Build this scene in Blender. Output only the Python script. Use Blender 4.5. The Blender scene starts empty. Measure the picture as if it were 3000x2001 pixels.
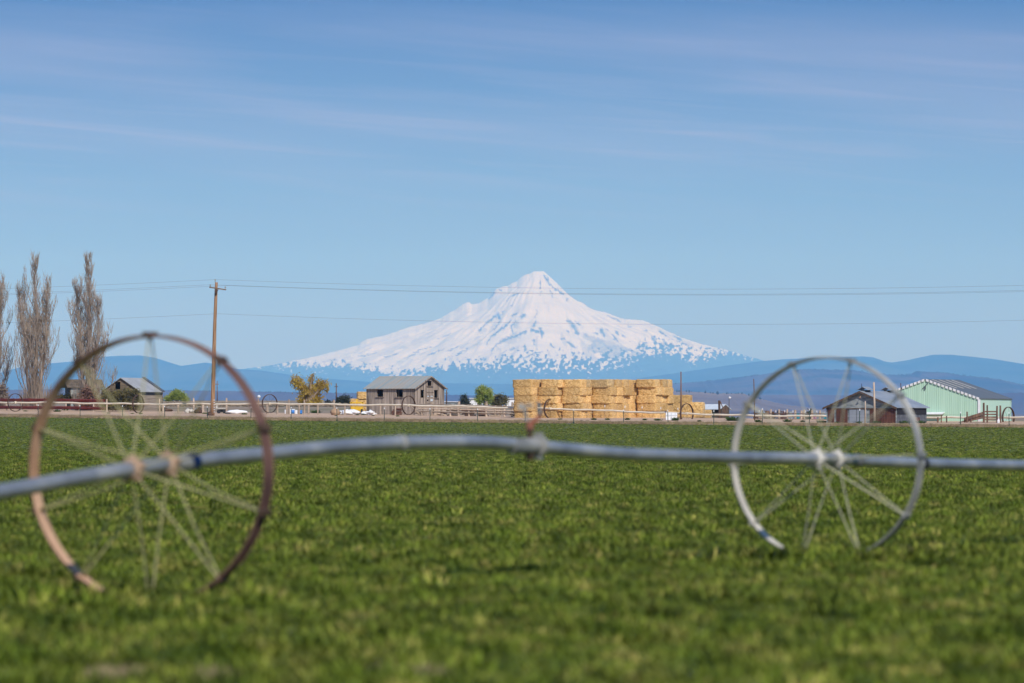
import bpy, bmesh, math, random
import numpy as np
from mathutils import Vector, Matrix, noise as mnoise

R = math.radians
F = 13747.0          # focal length in photograph pixels (3000 wide)
CX, HY, CAMZ = 1500.0, 1256.0, 1.27
sc = bpy.context.scene
col = sc.collection
rnd = random.Random(7)

# ------------------------------------------------------------------ ground shape
def gz(x, d):
    """height of the land: flat field, rising towards the road, then a low rise"""
    x = np.asarray(x, dtype=float); d = np.asarray(d, dtype=float)
    p = np.clip(x / np.maximum(d, 1) * F + CX, 0, 3000)
    t = np.clip(d - 60, 0, np.interp(p, [0, 1750, 2150, 3000], [560, 560, 475, 475]))
    z = 2.3e-8 * t ** 3
    k = np.interp(p, [0, 1000, 1800, 2300, 3000], [  .0085, .0085, .003, -.002, -.002])
    e = np.clip(d - 620, 0, 400)
    far = np.clip(d - 1020, 0, 3000)
    return z + k * e + far * .0002
def G(px, d):
    x = (px - CX) / F * d
    return Vector((x, d, float(gz(x, d))))
def P(px, py, d):
    return Vector(((px - CX) / F * d, d, CAMZ - (py - HY) / F * d))

# ------------------------------------------------------------------ numpy noise
def _hash(ix, iy, seed):
    n = (ix.astype(np.int64) * 374761393 + iy.astype(np.int64) * 668265263 + seed * 1274126177) & 0xffffffff
    n = ((n ^ (n >> 13)) * 1274126177) & 0xffffffff
    return ((n ^ (n >> 16)) & 0xffff) / 65535.0
def vnoise(x, y, seed=0):
    ix = np.floor(x); iy = np.floor(y)
    fx = x - ix; fy = y - iy
    fx = fx * fx * (3 - 2 * fx); fy = fy * fy * (3 - 2 * fy)
    a = _hash(ix, iy, seed); b = _hash(ix + 1, iy, seed)
    c = _hash(ix, iy + 1, seed); d = _hash(ix + 1, iy + 1, seed)
    return (a * (1 - fx) + b * fx) * (1 - fy) + (c * (1 - fx) + d * fx) * fy
def fbm(x, y, o=4, seed=0):
    s = 0; a = 1; t = 0
    for i in range(o):
        s = s + a * vnoise(x * 2 ** i, y * 2 ** i, seed + i * 17); t += a; a *= .5
    return s / t

# ------------------------------------------------------------------ tagging
def tag(o, label=None, cat=None, group=None, kind=None):
    if label: o['label'] = label
    if cat: o['category'] = cat
    if group: o['group'] = group
    if kind: o['kind'] = kind
    return o
def thing(name, label, cat, loc=(0, 0, 0), rz=0, group=None):
    o = bpy.data.objects.new(name, None); col.objects.link(o)
    o.empty_display_size = .3
    o.location = loc; o.rotation_euler = (0, 0, rz)
    return tag(o, label, cat, group)
def copy_tree(o, parent=None):
    c = o.copy(); col.objects.link(c); c.parent = parent
    for ch in list(o.children):
        copy_tree(ch, c)
    return c
def link_mesh(name, me, m=None, parent=None, smooth=False):
    o = bpy.data.objects.new(name, me); col.objects.link(o)
    if m is not None:
        for mm in (m if isinstance(m, (list, tuple)) else [m]): me.materials.append(mm)
    if parent is not None: o.parent = parent
    if smooth and len(me.polygons):
        me.polygons.foreach_set('use_smooth', [True] * len(me.polygons))
    return o

class MB:
    def __init__(s): s.v = []; s.f = []
    def quad(s, a, b, c, d):
        n = len(s.v); s.v += [tuple(a), tuple(b), tuple(c), tuple(d)]; s.f.append((n, n + 1, n + 2, n + 3)); return s
    def poly(s, pts):
        n = len(s.v); s.v += [tuple(p) for p in pts]; s.f.append(tuple(range(n, n + len(pts)))); return s
    def prism(s, pts, off):
        """polygon pts extruded by vector off"""
        n = len(s.v); k = len(pts); off = Vector(off)
        s.v += [tuple(Vector(p)) for p in pts] + [tuple(Vector(p) + off) for p in pts]
        s.f.append(tuple(range(n + k - 1, n - 1, -1))); s.f.append(tuple(range(n + k, n + 2 * k)))
        for i in range(k):
            j = (i + 1) % k
            s.f.append((n + i, n + j, n + k + j, n + k + i))
        return s
    def box(s, c, size, U=(1, 0, 0), V=(0, 1, 0), W=(0, 0, 1)):
        c = Vector(c); U = Vector(U) * size[0] / 2; V = Vector(V) * size[1] / 2; W = Vector(W) * size[2] / 2
        n = len(s.v)
        for a in (-1, 1):
            for b in (-1, 1):
                for d in (-1, 1): s.v.append(tuple(c + U * a + V * b + W * d))
        for q in ((0, 1, 3, 2), (4, 6, 7, 5), (0, 4, 5, 1), (2, 3, 7, 6), (0, 2, 6, 4), (1, 5, 7, 3)):
            s.f.append(tuple(n + i for i in q))
        return s
    def tube(s, pts, rad, sides=8, closed=False, cap=True, jit=0):
        pts = [Vector(p) for p in pts]; k = len(pts)
        if not hasattr(rad, '__len__'): rad = [rad] * k
        n = len(s.v); prev = None
        for i, p in enumerate(pts):
            if closed: t = pts[(i + 1) % k] - pts[i - 1]
            else: t = pts[min(i + 1, k - 1)] - pts[max(i - 1, 0)]
            if t.length < 1e-9: t = Vector((0, 0, 1))
            t.normalize()
            if prev is None:
                up = Vector((0, 0, 1)) if abs(t.z) < .9 else Vector((1, 0, 0))
                a = t.cross(up).normalized()
            else:
                a = (prev - t * prev.dot(t))
                a = a.normalized() if a.length > 1e-6 else t.orthogonal().normalized()
            prev = a; b = t.cross(a)
            for j in range(sides):
                an = 2 * math.pi * j / sides
                r = rad[i] * (1 + (rnd.uniform(-jit, jit) if jit else 0))
                s.v.append(tuple(p + a * math.cos(an) * r + b * math.sin(an) * r))
        m = k if closed else k - 1
        for i in range(m):
            for j in range(sides):
                i2 = (i + 1) % k; j2 = (j + 1) % sides
                s.f.append((n + i * sides + j, n + i2 * sides + j, n + i2 * sides + j2, n + i * sides + j2))
        if cap and not closed and sides > 2:
            s.f.append(tuple(n + j for j in range(sides)))
            s.f.append(tuple(n + (k - 1) * sides + j for j in reversed(range(sides))))
        return s
    def blob(s, c, r, seed=0, amp=.2, sub=2):
        bm = bmesh.new(); bmesh.ops.create_icosphere(bm, subdivisions=sub, radius=1)
        n = len(s.v); bm.verts.ensure_lookup_table()
        for v in bm.verts:
            k = 1 + amp * mnoise.noise(v.co * 1.7 + Vector((seed * 3.1, seed, 0))) * 2
            s.v.append((c[0] + v.co.x * r[0] * k, c[1] + v.co.y * r[1] * k, c[2] + v.co.z * r[2] * k))
        for f in bm.faces: s.f.append(tuple(n + v.index for v in f.verts))
        bm.free(); return s
    def build(s, name, m, parent=None, smooth=False, recalc=False):
        me = bpy.data.meshes.new(name); me.from_pydata(s.v, [], s.f)
        if recalc:
            bm = bmesh.new(); bm.from_mesh(me); bmesh.ops.recalc_face_normals(bm, faces=bm.faces); bm.to_mesh(me); bm.free()
        me.update()
        return link_mesh(name, me, m, parent, smooth)

# ------------------------------------------------------------------ materials
def new_mat(name):
    m = bpy.data.materials.new(name); m.use_nodes = True
    nt = m.node_tree; b = nt.nodes['Principled BSDF']
    return m, nt, b
def ramp(nt, fac, stops):
    r = nt.nodes.new('ShaderNodeValToRGB'); e = r.color_ramp.elements
    while len(e) < len(stops): e.new(.5)
    for i, (p, c) in enumerate(stops):
        e[i].position = p; e[i].color = (*c, 1)
    nt.links.new(fac, r.inputs[0]); return r.outputs[0]
def coords(nt, scale=(1, 1, 1), geo=False):
    if geo: o = nt.nodes.new('ShaderNodeNewGeometry').outputs['Position']
    else: o = nt.nodes.new('ShaderNodeTexCoord').outputs['Object']
    mp = nt.nodes.new('ShaderNodeMapping'); mp.inputs['Scale'].default_value = scale
    nt.links.new(o, mp.inputs['Vector']); return mp.outputs[0]
def nmat(name, stops, scale=3, stretch=(1, 1, 1), rough=.85, bump=0, metal=0, detail=5, geo=False, spec=.3, rand=0, bscale=None, transl=0, distort=0):
    m, nt, b = new_mat(name)
    v = coords(nt, stretch, geo)
    n = nt.nodes.new('ShaderNodeTexNoise'); n.inputs['Scale'].default_value = scale; n.inputs['Detail'].default_value = detail
    n.inputs['Distortion'].default_value = distort
    nt.links.new(v, n.inputs['Vector'])
    c = ramp(nt, n.outputs[0], stops)
    if rand:
        oi = nt.nodes.new('ShaderNodeObjectInfo'); hs = nt.nodes.new('ShaderNodeHueSaturation')
        mr = nt.nodes.new('ShaderNodeMapRange'); mr.inputs['To Min'].default_value = 1 - rand; mr.inputs['To Max'].default_value = 1 + rand
        nt.links.new(oi.outputs['Random'], mr.inputs['Value']); nt.links.new(mr.outputs[0], hs.inputs['Value'])
        nt.links.new(c, hs.inputs['Color']); c = hs.outputs[0]
    nt.links.new(c, b.inputs['Base Color'])
    b.inputs['Roughness'].default_value = rough; b.inputs['Metallic'].default_value = metal
    b.inputs['Specular IOR Level'].default_value = spec
    if bump:
        n2 = n
        if bscale:
            n2 = nt.nodes.new('ShaderNodeTexNoise'); n2.inputs['Scale'].default_value = bscale; nt.links.new(v, n2.inputs['Vector'])
        bp = nt.nodes.new('ShaderNodeBump'); bp.inputs['Strength'].default_value = 1; bp.inputs['Distance'].default_value = bump
        nt.links.new(n2.outputs[0], bp.inputs['Height']); nt.links.new(bp.outputs[0], b.inputs['Normal'])
    if transl:
        t = nt.nodes.new('ShaderNodeBsdfTranslucent'); nt.links.new(c, t.inputs[0])
        mx = nt.nodes.new('ShaderNodeMixShader'); mx.inputs[0].default_value = transl
        out = nt.nodes['Material Output']
        nt.links.new(b.outputs[0], mx.inputs[1]); nt.links.new(t.outputs[0], mx.inputs[2]); nt.links.new(mx.outputs[0], out.inputs[0])
    return m
def stripe_mat(name, direction, freq, stops, rough=.6, metal=0, rib=0, rib_freq=5, z_noise=0.3):
    """sheet with tone stripes across `direction` and real corrugation bump"""
    m, nt, b = new_mat(name)
    g = nt.nodes.new('ShaderNodeTexCoord').outputs['Object']
    d = nt.nodes.new('ShaderNodeVectorMath'); d.operation = 'DOT_PRODUCT'; d.inputs[1].default_value = direction
    nt.links.new(g, d.inputs[0])
    sx = nt.nodes.new('ShaderNodeSeparateXYZ'); nt.links.new(g, sx.inputs[0])
    cb = nt.nodes.new('ShaderNodeCombineXYZ'); nt.links.new(d.outputs['Value'], cb.inputs[0])
    mz = nt.nodes.new('ShaderNodeMath'); mz.operation = 'MULTIPLY'; mz.inputs[1].default_value = z_noise
    nt.links.new(sx.outputs[2], mz.inputs[0]); nt.links.new(mz.outputs[0], cb.inputs[1])
    n = nt.nodes.new('ShaderNodeTexNoise'); n.inputs['Scale'].default_value = freq; n.inputs['Detail'].default_value = 3
    nt.links.new(cb.outputs[0], n.inputs['Vector'])
    nt.links.new(ramp(nt, n.outputs[0], stops), b.inputs['Base Color'])
    b.inputs['Roughness'].default_value = rough; b.inputs['Metallic'].default_value = metal
    if rib:
        mu = nt.nodes.new('ShaderNodeMath'); mu.operation = 'MULTIPLY'; mu.inputs[1].default_value = rib_freq * 6.283
        si = nt.nodes.new('ShaderNodeMath'); si.operation = 'SINE'
        nt.links.new(d.outputs['Value'], mu.inputs[0]); nt.links.new(mu.outputs[0], si.inputs[0])
        bp = nt.nodes.new('ShaderNodeBump'); bp.inputs['Distance'].default_value = rib
        nt.links.new(si.outputs[0], bp.inputs['Height']); nt.links.new(bp.outputs[0], b.inputs['Normal'])
    return m

M = {}
M['soil_field'] = nmat('soil_field', [(.3, (.055, .085, .012)), (.5, (.085, .12, .02)), (.72, (.24, .19, .08))], .35, geo=True)
M['grass'] = nmat('grass', [(.29, (0.0409, 0.0661, 0.0069)), (.42, (0.102, 0.148, 0.0115)), (.56, (0.2, 0.239, 0.0276)), (.70, (0.446, 0.365, 0.103))], 2.6, geo=True, detail=8, rough=.5, spec=.2, rand=.65, transl=.25)
M['dry_grass'] = nmat('dry_grass', [(.3, (0.246, 0.177, 0.0969)), (.55, (0.387, 0.289, 0.165)), (.75, (0.317, 0.27, 0.12))], .4, geo=True, rand=.35, transl=.2)
M['ground'] = nmat('ground', [(.3, (.22, .17, .12)), (.5, (.30, .23, .16)), (.7, (.16, .16, .08))], .04, geo=True, detail=8)
M['verge'] = nmat('verge_soil', [(.3, (0.243, 0.18, 0.135)), (.7, (0.315, 0.234, 0.171))], .5, geo=True)
M['road'] = nmat('road', [(.3, (.17, .15, .16)), (.7, (.25, .22, .22))], .6, stretch=(.2, 1, 1), geo=True)
M['sand'] = nmat('sand', [(.3, (0.43, 0.297, 0.194)), (.55, (0.568, 0.396, 0.264)), (.75, (0.49, 0.344, 0.22))], .25, geo=True, detail=8)
M['pipe'] = nmat('galvanised_pipe', [(.3, (.22, .235, .25)), (.5, (.36, .37, .375)), (.7, (.56, .54, .49))], 2, stretch=(1, 1, 1), rough=.40, metal=.6, spec=.5)
M['pipe_far'] = nmat('weathered_pipe', [(.3, (.66, .57, .43)), (.7, (.82, .73, .58))], 1.5, rough=.5)
M['rust'] = nmat('rust', [(.25, (0.052, 0.0274, 0.0216)), (.5, (0.12, 0.0612, 0.049)), (.75, (0.208, 0.115, 0.0864))], 3, rough=.75, bump=.003)
M['rust_dark'] = nmat('dark_rust', [(.3, (.05, .032, .022)), (.7, (.12, .07, .045))], 3, rough=.85)
M['galv'] = nmat('galvanised_steel', [(.3, (.14, .145, .14)), (.5, (.26, .26, .24)), (.75, (.42, .40, .36))], 4, rough=.5, metal=.2, spec=.4)
M['rim_tan'] = nmat('sunlit_tan_rim', [(.3, (.36, .20, .11)), (.7, (.60, .38, .24))], 4, rough=.6)  # inside of the rusty rim, lightened in colour for the sun on it
M['rim_pale'] = nmat('sunlit_pale_rim', [(.3, (.42, .39, .33)), (.7, (.62, .57, .48))], 4, rough=.55)  # inside of the grey rim, sunlight put into the paler colour
M['spoke'] = nmat('spoke_steel', [(.3, (0.284, 0.263, 0.121)), (.7, (0.466, 0.425, 0.203))], 3, rough=.5, metal=.1, spec=.5)
M['spoke_grey'] = nmat('spoke_grey', [(.3, (0.336, 0.328, 0.223)), (.7, (0.48, 0.452, 0.298))], 3, rough=.5, metal=.1, spec=.5)
M['hub_tan'] = nmat('hub_tan', [(.3, (0.304, 0.192, 0.12)), (.7, (0.496, 0.352, 0.24))], 8, rough=.6)
M['hub_white'] = nmat('hub_white', [(.3, (0.405, 0.387, 0.342)), (.7, (0.63, 0.594, 0.522))], 8, rough=.6)
M['blue_band'] = nmat('blue_rubber', [(.3, (.01, .03, .12)), (.7, (.02, .07, .22))], 8, rough=.5)
M['black_rubber'] = nmat('black_rubber', [(.3, (.012, .012, .014)), (.7, (.03, .03, .035))], 8, rough=.6)
M['red_plastic'] = nmat('red_brass', [(.3, (.22, .07, .045)), (.7, (.33, .14, .08))], 20, rough=.5)
M['old_wood'] = nmat('old_wood', [(.3, (.12, .095, .075)), (.5, (.29, .235, .19)), (.7, (.47, .39, .32))], 1.0, stretch=(4.5, 4.5, .28), detail=5, bump=.02)
M['old_wood_dark'] = nmat('old_wood_dark', [(.3, (.07, .055, .04)), (.7, (.17, .13, .09))], 1.5, stretch=(1, 1, 3), detail=5, bump=.02)
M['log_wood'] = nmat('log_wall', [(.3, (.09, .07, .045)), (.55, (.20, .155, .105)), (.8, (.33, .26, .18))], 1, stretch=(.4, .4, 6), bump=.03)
M['log_lit'] = nmat('log_wall_lit', [(.3, (.20, .16, .12)), (.7, (.38, .31, .24))], 1, stretch=(.4, .4, 6), bump=.03)  # same logs as the gable, lightened as the sunlit side
M['pole_wood'] = nmat('pole_wood', [(.3, (.17, .09, .045)), (.55, (.33, .19, .10)), (.75, (.48, .32, .19))], 2, stretch=(3, 3, .25), bump=.01)
M['arm_wood'] = nmat('arm_wood', [(.3, (.12, .075, .045)), (.7, (.22, .14, .09))], 3)
M['post_wood'] = nmat('post_wood', [(.3, (.34, .26, .19)), (.7, (.54, .43, .33))], 2, stretch=(2, 2, .4), rand=.3)
M['post_brown'] = nmat('post_brown', [(.3, (.08, .045, .03)), (.7, (.20, .12, .08))], 2, stretch=(2, 2, .4), rand=.2)
M['tin_blue'] = nmat('tin_siding', [(.35, (.15, .17, .17)), (.5, (.25, .28, .28)), (.65, (.38, .40, .38))], 1.2, stretch=(1, 1, 3), rough=.6, metal=.2, detail=8, bump=.02)
M['tin_roof'] = nmat('tin_roof', [(.3, (.26, .30, .34)), (.7, (.40, .43, .46))], .8, rough=.5, metal=.3, detail=6)
M['shed_roof'] = nmat('shed_roof', [(.3, (.36, .36, .35)), (.7, (.46, .46, .45))], 1, rough=.5, metal=.2)
M['pale_roof'] = nmat('pale_roof', [(.3, (.50, .56, .60)), (.7, (.68, .72, .74))], 1, rough=.5)
M['trim_brown'] = nmat('trim_brown', [(.3, (.06, .04, .028)), (.7, (.15, .10, .07))], 3)
M['red_boards'] = nmat('red_boards', [(.3, (0.06, 0.024, 0.018)), (.7, (0.138, 0.06, 0.039))], 1.5, stretch=(3, 3, .5))
M['white'] = nmat('white_paint', [(.3, (.66, .66, .68)), (.7, (.80, .80, .80))], 2, rough=.6)
M['white_tarp'] = nmat('white_tarp', [(.3, (.70, .72, .76)), (.7, (.84, .84, .84))], 2, rough=.5)
M['blue'] = nmat('blue_plastic', [(.3, (.03, .16, .50)), (.7, (.06, .26, .65))], 4, rough=.4)
M['teal'] = nmat('teal_plastic', [(.3, (.03, .26, .32)), (.7, (.05, .35, .40))], 4, rough=.4)
M['pink'] = nmat('pink_plastic', [(.3, (.45, .22, .34)), (.7, (.60, .30, .42))], 4, rough=.4)
M['red_rail'] = nmat('red_rail', [(.3, (0.104, 0.0176, 0.0128)), (.7, (0.184, 0.04, 0.028))], 3, rough=.6)
M['grey_metal'] = nmat('grey_metal', [(.3, (.09, .10, .12)), (.7, (.17, .18, .20))], 3, rough=.5, metal=.3)
M['tpost'] = nmat('green_post', [(.3, (.018, .045, .035)), (.7, (.04, .075, .06))], 3, rough=.6)
M['wire'] = nmat('wire', [(.3, (.06, .065, .075)), (.7, (.11, .115, .13))], 3, rough=.5, metal=.3)
M['straw'] = nmat('straw', [(.3, (0.313, 0.173, 0.0552)), (.42, (0.552, 0.337, 0.123)), (.55, (0.681, 0.434, 0.17)), (.72, (0.791, 0.567, 0.271))], 5.5, stretch=(1, 1, 1.6), detail=9, bump=.09, bscale=7, rand=.22)
M['straw_weathered'] = nmat('straw_weathered', [(.25, (.27, .18, .08)), (.5, (.46, .32, .15)), (.75, (.62, .44, .22))], 4.5, detail=9, bump=.09, bscale=7, rand=.12)
M['yellow'] = nmat('yellow_paint', [(.3, (.62, .36, .02)), (.7, (.78, .48, .04))], 3, rough=.4)
M['bark'] = nmat('bark', [(.3, (.13, .095, .07)), (.5, (.26, .20, .155)), (.75, (.48, .38, .31))], 1.2, stretch=(2, 2, .3), bump=.03)
M['twig'] = nmat('twig', [(.3, (0.158, 0.122, 0.0924)), (.5, (0.264, 0.211, 0.165)), (.72, (0.396, 0.33, 0.27))], .55, detail=4)
M['twig_red'] = nmat('twig_red', [(.3, (.15, .08, .055)), (.7, (.28, .17, .12))], .6)
M['leaf_gold'] = nmat('leaf_gold', [(.3, (.24, .16, .03)), (.5, (.44, .30, .05)), (.7, (.58, .44, .09))], .9, transl=.3, detail=3)
M['leaf_lime'] = nmat('leaf_lime', [(.3, (.20, .26, .05)), (.5, (.34, .40, .09)), (.75, (.46, .46, .14))], .8, transl=.3, detail=3)
M['leaf_olive'] = nmat('leaf_olive', [(.3, (.07, .065, .03)), (.5, (.15, .13, .05)), (.72, (.27, .23, .08))], .8, transl=.2, detail=3)
M['leaf_dark'] = nmat('leaf_dark', [(.3, (.03, .04, .03)), (.7, (.075, .085, .055))], .8, transl=.1, detail=3)
M['weed'] = nmat('weed', [(.3, (.035, .075, .015)), (.7, (.09, .15, .03))], 2, transl=.2)
M['sage'] = nmat('sage_brush', [(.3, (.16, .13, .09)), (.7, (.28, .23, .15))], 1.5, transl=.1)
M['tan_weed'] = nmat('tumbleweed', [(.3, (.33, .22, .14)), (.7, (.46, .32, .21))], 2)

# ------------------------------------------------------------------ camera
cd = bpy.data.cameras.new('camera'); cam = bpy.data.objects.new('camera', cd); col.objects.link(cam)
cam.location = (0, 0, CAMZ); cam.rotation_euler = (R(90), 0, 0)
cd.sensor_width = 36; cd.lens = 36 * F / 3000; cd.shift_y = (HY - 1000.5) / 3000
cd.clip_start = .5; cd.clip_end = 200000
cd.dof.use_dof = True; cd.dof.focus_distance = 540; cd.dof.aperture_fstop = 3.1
sc.camera = cam
sc.render.resolution_x = 1024; sc.render.resolution_y = 683

# ------------------------------------------------------------------ sun and sky
SUN_EL, SUN_AZ = 40, 20      # azimuth: degrees to the right of straight behind the camera
sd = Vector((math.sin(R(SUN_AZ)) * math.cos(R(SUN_EL)), -math.cos(R(SUN_AZ)) * math.cos(R(SUN_EL)), math.sin(R(SUN_EL))))
ld = bpy.data.lights.new('sun', 'SUN'); sun = bpy.data.objects.new('sun', ld); col.objects.link(sun)
ld.energy = 4.3; ld.angle = R(.5); ld.color = (1, .965, .93)
sun.rotation_euler = (-sd).to_track_quat('-Z', 'Y').to_euler()
sun.location = (30, -30, 60)

w = bpy.data.worlds.new('World'); sc.world = w; w.use_nodes = True
nt = w.node_tree; bg = nt.nodes['Background']
sky = nt.nodes.new('ShaderNodeTexSky'); sky.sky_type = 'NISHITA'; sky.sun_disc = False
sky.sun_elevation = R(SUN_EL); sky.sun_rotation = math.atan2(sd.x, sd.y)
sky.air_density = 1.0; sky.dust_density = .3; sky.ozone_density = 2.5; sky.altitude = 700
tc = nt.nodes.new('ShaderNodeTexCoord')
# faint cirrus, laid out on the direction of view
def wmath(op, a, b=None):
    n = nt.nodes.new('ShaderNodeMath'); n.operation = op
    for i, q in enumerate((a, b)):
        if q is None: continue
        if isinstance(q, (int, float)): n.inputs[i].default_value = q
        else: nt.links.new(q, n.inputs[i])
    return n.outputs[0]
sx = nt.nodes.new('ShaderNodeSeparateXYZ'); nt.links.new(tc.outputs['Generated'], sx.inputs[0])
X_, Y_, Z_ = sx.outputs
# low sky tint: deepen the blue a few degrees above the horizon
low = ramp(nt, wmath('MULTIPLY', Z_, 5), [(0, (.27, .31, .48)), (.12, (.26, .32, .48)), (.26, (.18, .265, .43)), (.46, (.045, .090, .23)), (1, (.6, .85, 1.15))])
mul = nt.nodes.new('ShaderNodeMix'); mul.data_type = 'RGBA'; mul.blend_type = 'MULTIPLY'; mul.inputs[0].default_value = 1
nt.links.new(sky.outputs[0], mul.inputs[6]); nt.links.new(low, mul.inputs[7])
cmb = nt.nodes.new('ShaderNodeCombineXYZ')
nt.links.new(wmath('MULTIPLY', X_, 6), cmb.inputs[0])
nt.links.new(wmath('ADD', wmath('MULTIPLY', Z_, 75), wmath('MULTIPLY', X_, 7.0)), cmb.inputs[1])
nn = nt.nodes.new('ShaderNodeTexNoise'); nn.inputs['Scale'].default_value = 1.0; nn.inputs['Detail'].default_value = 5
nn.inputs['Roughness'].default_value = .5; nn.inputs['Distortion'].default_value = .4
nt.links.new(cmb.outputs[0], nn.inputs['Vector'])
cm2 = nt.nodes.new('ShaderNodeCombineXYZ')
nt.links.new(wmath('MULTIPLY', X_, 14), cm2.inputs[0]); nt.links.new(wmath('ADD', wmath('MULTIPLY', Z_, 330), wmath('MULTIPLY', X_, 26.0)), cm2.inputs[1])
n3 = nt.nodes.new('ShaderNodeTexNoise'); n3.inputs['Scale'].default_value = 1.0; n3.inputs['Detail'].default_value = 6; n3.inputs['Distortion'].default_value = .6
nt.links.new(cm2.outputs[0], n3.inputs['Vector'])
fine = wmath('MULTIPLY', ramp(nt, n3.outputs[0], [(.5, (0, 0, 0)), (.72, (1, 1, 1))]), ramp(nt, wmath('MULTIPLY', Z_, 10), [(.0, (0, 0, 0)), (.42, (.05, .05, .05)), (.55, (.5, .5, .5)), (.64, (.6, .6, .6)), (.78, (.3, .3, .3)), (1, (.0, .0, .0))]))
cl = ramp(nt, nn.outputs[0], [(.32, (0, 0, 0)), (.72, (1, 1, 1))])
band = ramp(nt, wmath('MULTIPLY', Z_, 10), [(.0, (0, 0, 0)), (.35, (.10, .10, .10)), (.62, (.75, .75, .75)), (.82, (1, 1, 1)), (.9, (.25, .25, .25)), (1, (.1, .1, .1))])
cf = wmath('MULTIPLY', wmath('MULTIPLY', wmath('ADD', wmath('MULTIPLY', cl, .8), .25), band), .46)
cf = wmath('ADD', cf, wmath('MULTIPLY', fine, .42))
mix = nt.nodes.new('ShaderNodeMix'); mix.data_type = 'RGBA'
nt.links.new(cf, mix.inputs[0]); nt.links.new(mul.outputs[2], mix.inputs[6])
mix.inputs[7].default_value = (3.5, 3.4, 4.9, 1)
nt.links.new(mix.outputs[2], bg.inputs[0]); bg.inputs[1].default_value = .125

# ------------------------------------------------------------------ grids for the land
def grid_obj(name, X, Y, Z, m, attrs=None, smooth=True, parent=None):
    nr, nc = X.shape
    v = np.stack([X, Y, Z], -1).reshape(-1, 3).astype(np.float32)
    i = np.arange(nr * nc).reshape(nr, nc)
    q = np.stack([i[:-1, :-1], i[:-1, 1:], i[1:, 1:], i[1:, :-1]], -1).reshape(-1, 4)
    me = bpy.data.meshes.new(name)
    me.vertices.add(len(v)); me.vertices.foreach_set('co', v.ravel())
    me.loops.add(q.size); me.loops.foreach_set('vertex_index', q.ravel().astype(np.int32))
    me.polygons.add(len(q)); me.polygons.foreach_set('loop_start', np.arange(0, q.size, 4, dtype=np.int32))
    me.update(calc_edges=True); me.validate()
    for k, a in (attrs or {}).items():
        at = me.attributes.new(k, 'FLOAT', 'POINT'); at.data.foreach_set('value', a.ravel().astype(np.float32))
    return link_mesh(name, me, m, parent, smooth)

# the base sheet, from behind the camera to the horizon (fans out)
dd = np.concatenate([np.linspace(-60, 0, 7), np.linspace(8, 700, 140), np.linspace(710, 1500, 60), np.geomspace(1600, 66000, 50)])
uu = np.linspace(-1, 1, 81)
half = 120 + np.maximum(dd, 0) * .45
Xg = uu[None, :] * half[:, None]; Yg = np.repeat(dd[:, None], 81, 1)
g = grid_obj('ground', Xg, Yg, gz(Xg, Yg) - .03, M['ground']); tag(g, kind='structure')

A0 = np.array([-59.5, 545.]); B0 = np.array([49., 450.]); LD = (B0 - A0) / np.linalg.norm(B0 - A0); LN = np.array([-LD[1], LD[0]])
if LN[1] < 0: LN = -LN
def strip(name, s0, s1, lift, m, wob=0):
    u = np.linspace(-160, 320, 121); s = np.linspace(s0, s1, max(3, int((s1 - s0) / 3)))
    U, S = np.meshgrid(u, s)
    if wob:
        S = S + wob * (fbm(U * .15 + 9, S * 0 + s0, 3, 5) - .5) * ((S == s0) | (S == s1))
    X = A0[0] + LD[0] * U + LN[0] * S; Y = A0[1] + LD[1] * U + LN[1] * S
    return tag(grid_obj(name, X, Y, gz(X, Y) + lift, m), kind='structure')
strip('verge', -1, 9.5, .012, M['verge'], 1.2)
strip('road', 9, 17, .022, M['road'])
strip('sand_shoulder', 16.5, 46, .032, M['sand'], 2.5)
# the field: everything on the camera's side of the fence
fd = np.linspace(0, 1, 120)
fx = np.linspace(-90, 90, 60)
FX = np.repeat(fx[None, :], 120, 0)
edge = A0[1] + (FX - A0[0]) * LD[1] / LD[0] - .6
FY = 2 + (edge - 2) * (fd[:, None] ** 1.5)
tag(grid_obj('field', FX, FY, gz(FX, FY) + .002, M['soil_field']), kind='structure')

# ------------------------------------------------------------------ hills and mountain
def land_mat(name, stops, scale, geo_scale=(1, 1, 1)):
    return nmat(name, stops, scale, stretch=geo_scale, geo=True, detail=6, rough=.95, spec=.05)
def ridge(name, prof, D, depth, m, amp=.08, seed=1, rough=1.0, px0=-1200, px1=4200, cols=900, rows=36):
    px = np.linspace(px0, px1, cols)
    py = np.interp(px, [p[0] for p in prof], [p[1] for p in prof])
    H = CAMZ + (HY - py) / F * D
    H = H + (fbm(px * .35, px * 0, 3, seed) - .5) * rough * 2 / F * D
    v = np.linspace(-.35, 1, rows)
    V, H2 = np.meshgrid(v, H, indexing='ij'); PX = np.repeat(px[None, :], rows, 0)
    prof_v = np.where(V < 0, 1 - (V / -.35) ** 2 * .8, (1 - V) ** 1.15)
    Y = D - V * depth
    X = (PX - CX) / F * D
    n = fbm(X / depth * 5, Y / depth * 4, 5, seed + 3) - .5
    Z = H2 * prof_v + n * H2 * amp * 4 * np.clip(np.abs(V) * 3, 0, 1) * prof_v
    Z = Z - np.where(V >= .98, 60, 0)
    return tag(grid_obj(name, X, Y, Z, m), kind='structure')

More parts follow.
